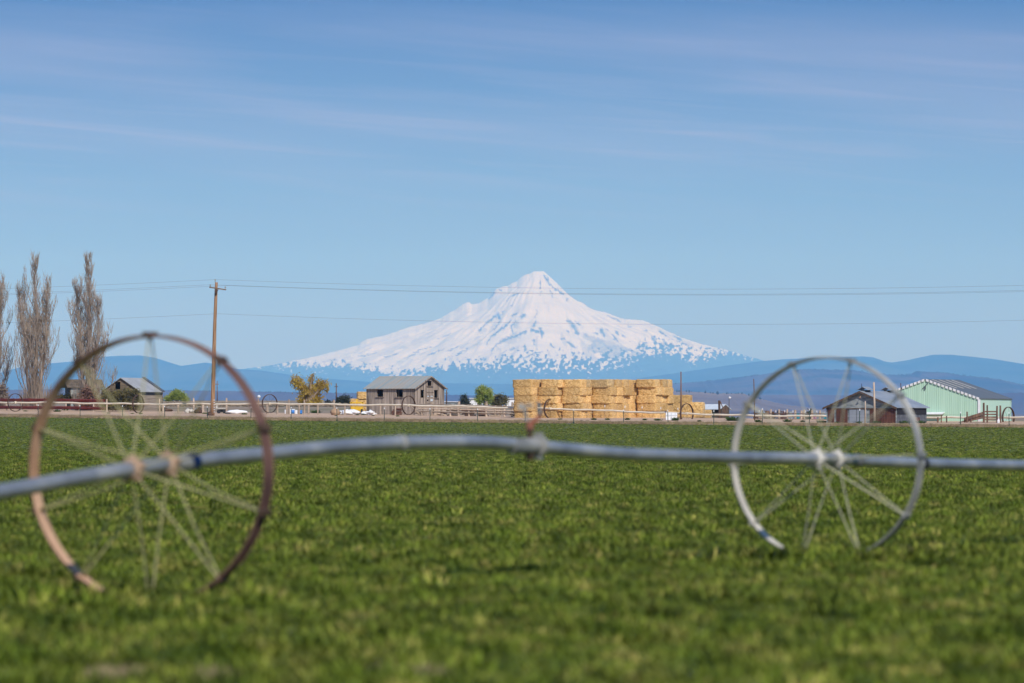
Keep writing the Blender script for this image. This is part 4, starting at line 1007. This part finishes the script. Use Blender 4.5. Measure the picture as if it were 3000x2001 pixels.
# timber and scrap behind the corral
for k, (px, l_, lab) in enumerate([(1163, 1.2, 'reddish'), (1236, 1.2, 'grey'), (1285, 2.0, 'pale'), (1330, 1.4, 'brown'), (1375, 1.6, 'dark'), (1410, 1.3, 'mixed'), (1450, 1.6, 'tan'), (1525, 2.4, 'rusty'), (1575, 1.5, 'low')]):
    o = Q(px, 1220, 9); o.z = float(gz(o.x, o.y)); b = MB(); r_ = random.Random(k)
    for q in range(9):
        z = .10 + .17 * (q // 2) + r_.uniform(0, .05); an = r_.uniform(-.25, .25); x = r_.uniform(-.3, .3)
        b.box((x, r_.uniform(-.4, .4), z), (l_ * r_.uniform(.6, 1), .15, .14), (math.cos(an), math.sin(an), r_.uniform(-.06, .06)), (-math.sin(an), math.cos(an), 0))
    ob = b.build('timber_pile', [M['red_boards'], M['old_wood'], M['post_wood'], M['old_wood_dark'], M['rust_dark'], M['post_brown'], M['post_wood'], M['rust_dark'], M['old_wood']][k]); ob.location = o
    where = ['below the long barn wall', 'before the barn corner', 'below the barn gable', 'right of the barn gable', 'between barn and little conifer', 'below the little conifer', 'below the green tree', 'left of the straw stack', 'at the leftmost straw column'][k]
    tag(ob, f'{lab} old timber pile behind the corral rails {where}', 'timber pile', 'timber piles behind the corral')
o = Q(1216, 1218, 4); o.z = float(gz(o.x, o.y)); tag(MB().tube([P(1203, 1191, o.y), P(1230, 1214, o.y)], .07, 6, jit=.1).build('leaning_pole', M['post_wood']), 'pale pole leaning against the corral before the barn', 'pole')
# farm junk in the right-hand yard
jk = [(2214, 'rust_dark', (.5, .3, .75)), (2230, 'hub_tan', (.4, .3, .75)), (2245, 'post_brown', (.6, .4, 1.0)), (2262, 'rust_dark', (.5, .4, .9)), (2279, 'grey_metal', (.7, .5, 1.05)), (2296, 'rust', (.5, .4, .95)), (2312, 'tin_blue', (.6, .4, .9)), (2337, 'teal', (.35, .3, .75)), (2372, 'leaf_dark', (.5, .4, 1.3)), (2387, 'pink', (.2, .2, .5)), (2421, 'teal', (.2, .2, .55)), (2408, 'tin_blue', (.7, .4, .9)), (2365, 'rust_dark', (.5, .4, .95)), (2352, 'red_boards', (.4, .3, .9)), (2442, 'rust', (.3, .3, .8))]
cn = {'rust_dark': 'dark rusty', 'hub_tan': 'tan', 'post_brown': 'brown', 'grey_metal': 'grey', 'rust': 'rust brown', 'tin_blue': 'blue grey', 'teal': 'teal', 'leaf_dark': 'dark green', 'pink': 'pink', 'red_boards': 'dull red'}
for k, (px, m, sz) in enumerate(jk):
    o = Q(px, 1230, 12); o.z = float(gz(o.x, o.y)); r_ = random.Random(k + 50); b = MB()
    b.box((0, 0, sz[2] * .38), (sz[0], sz[1], sz[2] * .5)).box((sz[0] * .15, -.05, sz[2] * .72), (sz[0] * .55, sz[1] * .8, sz[2] * .4))
    b.tube([(-sz[0] * .6, -.1, sz[2] * .9), (sz[0] * .7, -.1, sz[2] * .7)], .04, 5)
    b.tube([(-sz[0] * .25, -.3, .18), (-sz[0] * .25, -.15, .18)], .18, 10).tube([(sz[0] * .3, -.3, .18), (sz[0] * .3, -.15, .18)], .18, 10)
    ob = b.build('farm_implement', M[m]); ob.location = o; ob.rotation_euler = (0, 0, r_.uniform(-.4, .4))
    if k < 14: nb = f'{["first","second","third","fourth","fifth","sixth","seventh","ninth","eleventh","twelfth","fourteenth","thirteenth","tenth","eighth"][k]} from the left'
    else: nb = 'nearest the shingled barn'
    tag(ob, f'{cn[m]} old farm implement, {nb} in the row behind the corral posts', 'farm implement', 'junk in the right-hand yard')
o = G(1967, 519); root = thing('water_tank', 'boxy white tank standing at the foot of the straw stack', 'tank', o)
MB().box((0, 0, .42), (1.25, .9, .84)).build('body', M['white_tarp'], root)
MB().box((-.42, -.47, .42), (.05, .05, .84)).box((.0, -.47, .42), (.05, .05, .84)).box((.42, -.47, .42), (.05, .05, .84)).box((0, -.47, .55), (1.3, .05, .05)).build('cage', M['pale_roof'], root)
o = G(2925, 491); jug = MB().tube([(0, 0, 0), (0, 0, .25), (.03, 0, .42), (.03, 0, .55)], [.14, .15, .08, .04], 10).build('jug', M['white']); jug.location = o; tag(jug, 'white plastic jug on the ground below the loading chute posts', 'jug')
# white far sheds
for px0, px1, y0, d, lab in ((1376, 1414, 1168, 900, 'left white flat building behind the green tree'), (1483, 1514, 1168, 880, 'right white flat building behind the green tree'), (1303, 1345, 1178, 950, 'long low pale roofed building far behind the corral')):
    o = P((px0 + px1) / 2, 1196, d); o.z = float(gz(o.x, o.y)) - 2
    h = P(px0, y0, d).z - o.z; w_ = (px1 - px0) * d / F
    root = thing('white_building', lab, 'building', o)
    MB().box((0, 0, h / 2), (w_, 4, h)).build('wall', M['white'] if px0 != 1303 else M['tin_blue'], root)
    MB().box((0, -.1, h + .06), (w_ + .2, 4.4, .12)).build('roof', M['pale_roof'] if px0 != 1303 else M['white'], root)

# ------------------------------------------------------------------ trees
def poplar(px, top_y, d, half_px, seed, leaders, label, n_br=34):
    r_ = random.Random(seed); o = P(px, 1195, d); o.z = float(gz(o.x, o.y)) - .1
    root = thing('poplar_tree', label, 'tree', o, group='bare poplars')
    H = P(px, top_y, d).z - o.z; Wd = half_px * d / F
    tk = MB(); tw_ = MB()
    def env(h):
        f = h / H
        return Wd * np.interp(f, [0, .08, .2, .38, .55, .75, .9, 1], [.5, .75, 1, 1.05, .92, .6, .28, .05])
    def twigs(pts, n, base_r, hmax):
        for _ in range(n):
            i = r_.random() ** .7 * (len(pts) - 1.01); k = int(i); p = pts[k].lerp(pts[k + 1], i - k)
            an = r_.uniform(0, 6.283); L = r_.uniform(.7, 2.2) * (1.25 - .5 * p.z / H)
            sp_ = r_.uniform(.18, .50)
            q = p + Vector((math.cos(an) * sp_ * L, math.sin(an) * sp_ * L, L * r_.uniform(.75, 1)))
            mid = p.lerp(q, .5) + Vector((math.cos(an), math.sin(an), 0)) * .10 * L
            tw_.tube([p, mid, q], [.022, .017, .007], 3, cap=False)
            for __ in range(4):
                an2 = r_.uniform(0, 6.283); L2 = L * r_.uniform(.3, .6); s = mid.lerp(q, r_.uniform(0, .7))
                tw_.tube([s, s + Vector((math.cos(an2) * .3 * L2, math.sin(an2) * .3 * L2, L2))], [.014, .006], 3, cap=False)
    for (lx, lh, lr) in leaders:      # sideways offset (fraction of half width), height fraction, radius
        pts = [Vector((lx * Wd * f ** .55 * .9 + .12 * math.sin(f * 9 + seed) * (lr < .4), .2 * math.sin(f * 5 + lx * 4), H * lh * f)) for f in np.linspace(0, 1, 16)]
        tk.tube(pts, [max(.03, lr * (1 - f) ** .8) for f in np.linspace(0, 1, 16)], 8, jit=.06)
        twigs(pts[4:], int(280 * lh), .04, H)
        for k in range(int(n_br / len(leaders)) + 3):
            h0 = H * lh * r_.uniform(.02, .72) ** 1.1; f0 = h0 / (H * lh); i = min(int(f0 * 15), 14)
            p = pts[i]; an = r_.uniform(0, 6.283); hl = r_.uniform(.22, .42) * H * (1.05 - .6 * f0)
            top_h = min(p.z + hl, H * .97)
            rad = env(top_h * .9) * r_.uniform(.5, 1.25)
            e = Vector((math.cos(an) * rad, math.sin(an) * rad, top_h))
            if abs(lx) > .2: e.x = e.x * .6 + p.x * .6
            bp = [p.lerp(e, t) + Vector((math.cos(an), math.sin(an), 0)) * (math.sin(t * 3.14) * rad * .22) for t in np.linspace(0, 1, 8)]
            tk.tube(bp, [max(.016, .075 * (1 - t)) for t in np.linspace(0, 1, 8)], 5, cap=False)
            twigs(bp[1:], 18, .03, H)
    for k in range(380):      # suckers round the foot
        an = r_.uniform(0, 6.283); rad = Wd * .6 * r_.random() ** .6; L = r_.uniform(1.2, 3.6)
        p = Vector((math.cos(an) * rad, math.sin(an) * rad, 0)); q = p * 1.25 + Vector((r_.gauss(0, .2), r_.gauss(0, .2), L))
        tw_.tube([p, p.lerp(q, .5) * 1.05, q], [.035, .028, .01], 3, cap=False)
    tk.build('trunk', M['bark'], root, True); tw_.build('crown', M['twig'], root)
    return root
poplar(106, 768, 606, 68, 3, [(0, 1, .34), (-.78, .80, .22), (.58, .86, .26), (-.35, .62, .16)], 'bare tan poplar with several upright leaders, second from the left edge')
poplar(258, 765, 600, 66, 8, [(.05, 1, .36), (-.55, .82, .20), (.55, .72, .22)], 'bare tan poplar at the right end of the row beside the log shed')
poplar(-22, 745, 610, 68, 12, [(0, 1, .36), (.4, .8, .25), (-.4, .8, .2)], 'bare poplar cut off by the left edge')

def leafy(name, label, px, base_y, d, blobs, leaf_m, leaf, n, seed, trunk_r=.35, limbs=True, droop=0, group=None, bark='bark', cat='tree'):
    """blobs: (px, py, rx px, ry px, weight)"""
    r_ = random.Random(seed); o = P(px, base_y, d); o.z = float(gz(o.x, o.y)) - .1
    root = thing(name, label, cat, o, group=group); mpp = d / F
    V_, F_ = [], []
    tot = sum(b[4] for b in blobs)
    tk = MB()
    for (bx, by, rx, ry, wt) in blobs:
        c = P(bx, by, d) - o; c.y = r_.uniform(-.4, .4) * rx * mpp
        if limbs:
            mid = Vector((c.x * .35, c.y * .3, c.z * .55))
            tk.tube([Vector((0, 0, 0)), mid, c], [trunk_r, trunk_r * .6, trunk_r * .15], 7, cap=False)
            for k in range(5):
                e = c + Vector((r_.gauss(0, .5) * rx, r_.gauss(0, .5) * rx, r_.gauss(.2, .5) * ry)) * mpp
                tk.tube([mid.lerp(c, .5), mid.lerp(e, .7), e], [trunk_r * .3, trunk_r * .16, .02], 5, cap=False)
        m = int(n * wt / tot)
        ncl = max(5, m // 22)
        cls = []
        for k in range(ncl):
            v = Vector((r_.gauss(0, 1), r_.gauss(0, 1), r_.gauss(0, 1))).normalized() * r_.random() ** .4
            cls.append(c + Vector((v.x * rx, v.y * rx, v.z * ry)) * mpp)
        for k in range(m):
            q = r_.choice(cls) + Vector((r_.gauss(0, .5), r_.gauss(0, .5), r_.gauss(0, .5) - (abs(r_.gauss(0, 1)) * droop))) * (leaf * 2.6)
            if q.z < .05: continue
            a = Vector((r_.gauss(0, 1), r_.gauss(0, 1), r_.gauss(0, .6) + (-1.5 if droop else 0))).normalized(); b_ = a.cross(Vector((r_.gauss(0, 1), r_.gauss(0, 1), r_.gauss(0, 1)))).normalized()
            s = leaf * r_.uniform(.5, 1.1); n0 = len(V_)
            V_ += [tuple(q - a * s), tuple(q + b_ * s * .38), tuple(q + a * s), tuple(q - b_ * s * .38)]; F_.append((n0, n0 + 1, n0 + 2, n0 + 3))
    me = bpy.data.meshes.new('crown'); me.from_pydata(V_, [], F_); me.update()
    link_mesh('crown', me, M[leaf_m], root)
    if tk.v: tk.build('trunk', M[bark], root, True)
    return root
leafy('willow_tree', 'golden drooping willow tree with a ragged crown left of the barn', 905, 1192, 700, [(868, 1112, 14, 14, 1.3), (882, 1125, 9, 14, .7), (897, 1142, 16, 18, 1.7), (893, 1168, 22, 16, 1.6), (922, 1136, 14, 16, 1.5), (925, 1165, 17, 18, 1.8), (938, 1120, 12, 12, .8), (953, 1124, 9, 14, .5), (911, 1107, 7, 5, .22), (916, 1098, 3, 4, .08), (906, 1180, 26, 10, 1.0)], 'leaf_gold', .20, 6500, 5, .5, droop=.9)
leafy('tree', 'bright green leafy tree in front of the white buildings', 1425, 1192, 800, [(1410, 1148, 15, 11, 1.3), (1428, 1150, 16, 12, 1.4), (1420, 1165, 24, 14, 2), (1440, 1172, 14, 12, 1), (1405, 1172, 12, 10, .7), (1415, 1138, 10, 5, .5)], 'leaf_lime', .2, 6500, 9, .3)
leafy('tree', 'scrubby grey green tree touching the right side of the bright green tree', 1465, 1192, 790, [(1462, 1170, 12, 12, 1), (1478, 1174, 9, 12, .8), (1455, 1182, 14, 8, .7)], 'leaf_olive', .2, 2000, 10, .2)
leafy('conifer', 'small dark conifer between the barn and the green tree', 1361, 1192, 780, [(1359, 1168, 4, 9, .5), (1361, 1178, 7, 9, 1), (1366, 1184, 7, 6, .5)], 'leaf_dark', .22, 1300, 12, .12)
leafy('bush', 'round yellow green bush right of the log shed', 518, 1192, 720, [(510, 1160, 14, 9, 1), (530, 1162, 14, 9, 1), (495, 1168, 12, 7, .6), (542, 1170, 9, 7, .4), (518, 1149, 9, 5, .4)], 'leaf_lime', .17, 4200, 14, .15, cat='bush')
leafy('bush', 'dark round bush left of the straw and yellow loader', 1003, 1192, 720, [(1000, 1174, 14, 9, 1), (1016, 1172, 12, 10, 1)], 'leaf_dark', .18, 2200, 15, .12, cat='bush')
leafy('bush', 'small dark bush right of the golden willow', 962, 1192, 720, [(962, 1184, 10, 6, 1)], 'leaf_dark', .18, 700, 16, .08, cat='bush')
leafy('bush', 'olive brown vines and brush covering the front of the log shed', 355, 1204, 589, [(315, 1172, 22, 24, 1.6), (345, 1168, 24, 24, 1.8), (375, 1172, 24, 26, 1.9), (395, 1180, 20, 20, 1.3), (330, 1190, 30, 12, 1), (372, 1146, 8, 8, .25), (395, 1152, 10, 9, .5), (302, 1150, 7, 9, .2)], 'leaf_olive', .15, 11000, 17, .05, cat='bush', limbs=False)
leafy('bush', 'low green brush between the second poplar and the log shed', 200, 1195, 604, [(180, 1166, 22, 7, 1), (205, 1166, 20, 8, 1), (150, 1172, 20, 5, .5)], 'leaf_olive', .14, 2600, 18, .05, cat='bush', limbs=False)
leafy('bush', 'bare reddish brush heap under the right-hand poplar', 262, 1197, 596, [(255, 1160, 20, 26, 1.5), (272, 1165, 14, 24, 1), (245, 1175, 16, 14, .6)], 'twig_red', .20, 3000, 19, .05, cat='bush', limbs=False)
leafy('bush', 'brown brush at the foot of the leftmost poplar', 5, 1197, 606, [(5, 1150, 12, 26, 1.5), (-12, 1150, 16, 26, 1)], 'twig', .2, 2600, 20, .05, cat='bush', limbs=False)
# sage strip on the rise beyond the yard
def brush_strip(name, px0, px1, y0, y1, d, m, n, leaf, label, seed):
    r_ = random.Random(seed); b = MB()
    for k in range(n):
        px = r_.uniform(px0, px1); dd_ = d * r_.uniform(.97, 1.06); q = G(px, dd_); h = r_.uniform(.3, 1) * (y1 - y0) * d / F
        a = r_.uniform(0, 3.14); s = leaf * r_.uniform(.5, 1.3)
        b.blob((q.x, q.y, q.z + h * .3), (s, s, h * .5), k, .35, 1)
    o = b.build(name, M[m]); return tag(o, label, 'brush', kind='stuff')
brush_strip('sagebrush', 480, 1120, 1178, 1190, 680, 'sage', 260, .5, 'low tan sagebrush beyond the yard', 3)
0 and brush_strip('sagebrush', 1980, 3050, 1190, 1196, 700, 'sage', 260, .5, 'low sagebrush behind the right-hand yard', 4)
# trees far away on the plateau and ridges: too small and many to count
def far_trees(name, px0, px1, d, ys, n, seed, hpx, m='leaf_dark'):
    r_ = random.Random(seed); b = MB()
    for k in range(n):
        px = r_.uniform(px0, px1); y = np.interp(px, [a for a, _ in ys], [c for _, c in ys]); h = hpx * r_.uniform(.4, 1.3) * d / F; w_ = h * r_.uniform(.3, .6)
        q = P(px, y, d * r_.uniform(.96, 1.0)); b.blob((q.x, q.y, q.z + h * .25), (w_, w_, h * .6), k, .3, 1)
    return tag(b.build(name, M[m]), 'scattered far trees along the hill crest', 'trees', kind='stuff')
far_trees('distant_trees', 100, 1100, 18700, [(100, 1142), (300, 1143), (700, 1147), (1100, 1154)], 120, 1, 3.2)
far_trees('distant_trees', 1960, 2240, 12400, [(1960, 1147), (2030, 1148), (2100, 1153), (2180, 1154), (2240, 1172)], 30, 2, 6)
far_trees('distant_trees', 1960, 3000, 26500, [(1960, 1126), (2120, 1112), (2300, 1090), (2370, 1082), (2500, 1085), (2620, 1099), (2680, 1096), (2760, 1092), (2920, 1111), (3000, 1129)], 160, 4, 3.2)

# ------------------------------------------------------------------ weeds on the shoulder
wm = []
for k in range(3):
    b = MB(); r_ = random.Random(k)
    for q in range(150):
        an = r_.uniform(0, 6.283); rad = .3 * r_.random(); p = Vector((math.cos(an) * rad, math.sin(an) * rad * .7, 0)); tip = p * 1.7 + Vector((0, 0, r_.uniform(.12, .34)))
        t = Vector((-math.sin(an), math.cos(an), 0)) * .03; b.quad(p - t, p + t, tip + t * .4, tip - t * .4)
    me = bpy.data.meshes.new('weed_clump'); me.from_pydata(b.v, [], b.f); me.materials.append(M['weed']); wm.append(me)
weeds = [(168, 1207, 1.5), (192, 1203, 1.1), (75, 1206, .8), (318, 1212, .8), (388, 1213, .7), (412, 1214, .9), (600, 1213, 1), (647, 1209, 1), (670, 1213, 1.2), (716, 1215, 1), (882, 1214, .6), (925, 1211, 2), (984, 1219, .7), (1047, 1217, .8), (1066, 1216, 1), (1093, 1219, .7), (1165, 1221, .9), (1592, 1220, 1.3), (1685, 1222, 1.3), (1720, 1221, 1.2), (1641, 1230, .9), (1740, 1231, 1.3), (1780, 1231, 1.1), (1838, 1231, 1.3), (1889, 1232, 1.1), (1928, 1233, 1.3), (1978, 1233, 1.9), (2146, 1234, 2.6), (2170, 1235, 1.8), (2049, 1236, 1), (2222, 1238, 1.6), (2307, 1237, 1.6), (2352, 1237, 1.1), (2404, 1240, 1.6), (2418, 1239, 1.1), (2447, 1233, 1.1), (2503, 1239, 1.3), (2517, 1241, 1.2), (2530, 1234, 2.4), (2550, 1240, 1.3), (2567, 1242, 1.6), (2600, 1240, 1.8), (2649, 1242, 1.7), (2697, 1241, 1.6), (2452, 1241, 1)]
for k, (px, py, s) in enumerate(weeds):
    # distance where the ground is seen at this height
    ds = np.arange(455, 640, .5); ys_ = HY - (gz((px - CX) / F * ds, ds) - CAMZ) / ds * F
    d = float(ds[np.argmin(np.abs(ys_ - py))])
    o = bpy.data.objects.new('weed_clump', rnd.choice(wm)); col.objects.link(o); o.location = G(px, d); o.scale = (s * .95, s * .9, s * .62); o.rotation_euler = (0, 0, rnd.uniform(0, 6))
    tag(o, 'small dark green weed clump on the sandy road shoulder', 'weed', 'weed clumps on the shoulder')

# ------------------------------------------------------------------ grass, scattered by geometry nodes
def tuft(name, n, h, spread, wid, m, seed, lean=.35):
    r_ = random.Random(seed); b = MB()
    for k in range(n):
        an = r_.uniform(0, 6.283); rad = spread * r_.random() ** .5; p = Vector((math.cos(an) * rad, math.sin(an) * rad, -.01))
        hh = h * r_.uniform(.55, 1.1); la = r_.uniform(0, 6.283); ln = lean * r_.uniform(.3, 1.2)
        dv_ = Vector((math.cos(la), math.sin(la), 0)); t = Vector((-dv_.y, dv_.x, 0)) * wid * r_.uniform(.6, 1.2)
        m1 = p + Vector((0, 0, hh * .55)) + dv_ * hh * ln * .35; m2 = p + Vector((0, 0, hh * .92)) + dv_ * hh * ln
        b.quad(p - t, p + t, m1 + t * .8, m1 - t * .8); b.quad(m1 - t * .8, m1 + t * .8, m2 + t * .1, m2 - t * .1)
    me = bpy.data.meshes.new(name); me.from_pydata(b.v, [], b.f); me.materials.append(m)
    return bpy.data.objects.new(name, me)
def scatter(name, pts, scl, rot, tufts, label, cat, kind='stuff'):
    cl_ = bpy.data.collections.new(name + '_source')
    for t in tufts: cl_.objects.link(t)
    me = bpy.data.meshes.new(name); me.vertices.add(len(pts)); me.vertices.foreach_set('co', np.asarray(pts, np.float32).ravel())
    for k, a in (('scl', scl), ('rot', rot)):
        at = me.attributes.new(k, 'FLOAT', 'POINT'); at.data.foreach_set('value', np.asarray(a, np.float32))
    ob = bpy.data.objects.new(name, me); col.objects.link(ob)
    ng = bpy.data.node_groups.new(name, 'GeometryNodeTree')
    ng.interface.new_socket('Geometry', in_out='INPUT', socket_type='NodeSocketGeometry'); ng.interface.new_socket('Geometry', in_out='OUTPUT', socket_type='NodeSocketGeometry')
    N = ng.nodes; gi = N.new('NodeGroupInput'); go = N.new('NodeGroupOutput'); ip = N.new('GeometryNodeInstanceOnPoints')
    ci = N.new('GeometryNodeCollectionInfo'); ci.inputs['Collection'].default_value = cl_; ci.inputs['Separate Children'].default_value = True; ci.inputs['Reset Children'].default_value = True
    ip.inputs['Pick Instance'].default_value = True
    def attr(nm):
        n = N.new('GeometryNodeInputNamedAttribute'); n.data_type = 'FLOAT'; n.inputs['Name'].default_value = nm; return n.outputs['Attribute']
    cx = N.new('ShaderNodeCombineXYZ'); ng.links.new(attr('rot'), cx.inputs[2])
    ng.links.new(gi.outputs[0], ip.inputs['Points']); ng.links.new(ci.outputs[0], ip.inputs['Instance'])
    ng.links.new(cx.outputs[0], ip.inputs['Rotation']); ng.links.new(attr('scl'), ip.inputs['Scale'])
    ng.links.new(ip.outputs[0], go.inputs[0])
    md = ob.modifiers.new('scatter', 'NODES'); md.node_group = ng
    return tag(ob, label, cat, kind=kind)
rg = np.random.default_rng(5)
def edge_at(x): return A0[1] + (x - A0[0]) * LD[1] / LD[0]
P_, S_ = [], []
bare = [(330, 2012, .14), (640, 2010, .12), (1110, 2003, .08), (1250, 2005, .10)]
for d0, d1, dens, sc_ in ((21, 30, 260, .95), (30, 42, 220, .95), (42, 60, 150, 1), (60, 90, 70, 1.0), (90, 140, 36, .95), (140, 230, 20, .8), (230, 560, 12, .6)):
    hw = lambda d: .112 * d + 3
    n = int(dens * (d1 - d0) * (hw(d0) + hw(d1)))
    d = d0 + (d1 - d0) * rg.random(n); x = (rg.random(n) * 2 - 1) * hw(d1)
    k = (np.abs(x) < hw(d)) & (d < edge_at(x) - .5 + rg.random(n) * 1.2)
    # thinner, barer patches
    pn = fbm(x * .9, d * .9, 3, 71); k &= rg.random(n) < np.clip((pn - .33) * 6, .10, 1)
    for bp_, by_, bw_ in bare:
        bd = 1.27 * F / (by_ - HY); k &= ~(((x - (bp_ - CX) / F * bd) / bw_ / .6) ** 2 + ((d - bd) / (bw_ * 4.5)) ** 2 < .5 + rg.random(n))
    d, x = d[k], x[k]
    P_.append(np.stack([x, d, gz(x, d)], -1)); S_.append(sc_ * (.65 + .6 * rg.random(len(d))) * (.45 + 1.1 * fbm(x * 1.4, d * 1.4, 3, 9)))
for wx_, wd_ in ((W1.x, W1.y), (W2.x, W2.y)):       # longer grass left standing round the wheels
    n = 420; a_ = rg.random(n) * 6.28; q_ = rg.random(n) ** .5
    x = wx_ + np.cos(a_) * q_ * 1.0; d = wd_ - .3 + np.sin(a_) * q_ * 1.9
    P_.append(np.stack([x, d, gz(x, d)], -1)); S_.append(1.25 + .75 * rg.random(n))
P_ = np.concatenate(P_); S_ = np.concatenate(S_)
scatter('grass', P_, S_, rg.random(len(P_)) * 6.28, [tuft(f'grass_tuft_{k}', 22, [.085, .10, .075, .13][k], .13, .010, M['grass'], k, [1.3, 1.1, 1.5, .7][k]) for k in range(4)], 'short green crop grass covering the field', 'grass')
bx, bd_ = [], []
for bp_, by_, bw_ in bare:
    c_d = 1.27 * F / (by_ - HY); m_ = 220
    a_ = rg.random(m_) * 6.28; q_ = rg.random(m_) ** .5
    bx.append((bp_ - CX) / F * c_d + bw_ * q_ * np.cos(a_)); bd_.append(c_d + bw_ * 4.5 * q_ * np.sin(a_))
bx = np.concatenate(bx); bd_ = np.concatenate(bd_)
# dry grass on the verge
n = 26000; u = rg.random(n) * 200 - 30; s = rg.random(n) ** 1.3 * 11 - .6
x = A0[0] + LD[0] * u + LN[0] * s; y = A0[1] + LD[1] * u + LN[1] * s
k = fbm(u * .5, s * .3, 3, 4) > .36
x, y = x[k], y[k]; nv = len(x); x = np.concatenate([x, bx]); y = np.concatenate([y, bd_])
scatter('dry_grass', np.stack([x, y, gz(x, y)], -1), np.where(np.arange(len(x)) < nv, .6 + .7 * rg.random(len(x)), .28 + .14 * rg.random(len(x))), rg.random(len(x)) * 6.28, [tuft(f'dry_tuft_{k}', 14, .26, .16, .012, M['dry_grass'], k + 20, .5) for k in range(3)], 'dry tan grass on the verge and in thin spots of the field', 'dry grass')
print('grass', len(P_))
sc.render.engine = 'CYCLES'
cy = sc.cycles
cy.use_denoising = True; cy.volume_bounces = 1; cy.max_bounces = 6; cy.transparent_max_bounces = 8
cy.use_adaptive_sampling = True; cy.adaptive_threshold = .01
vs = sc.view_settings; vs.view_transform = 'Standard'; vs.look = 'None'; vs.exposure = -.06; vs.gamma = 1
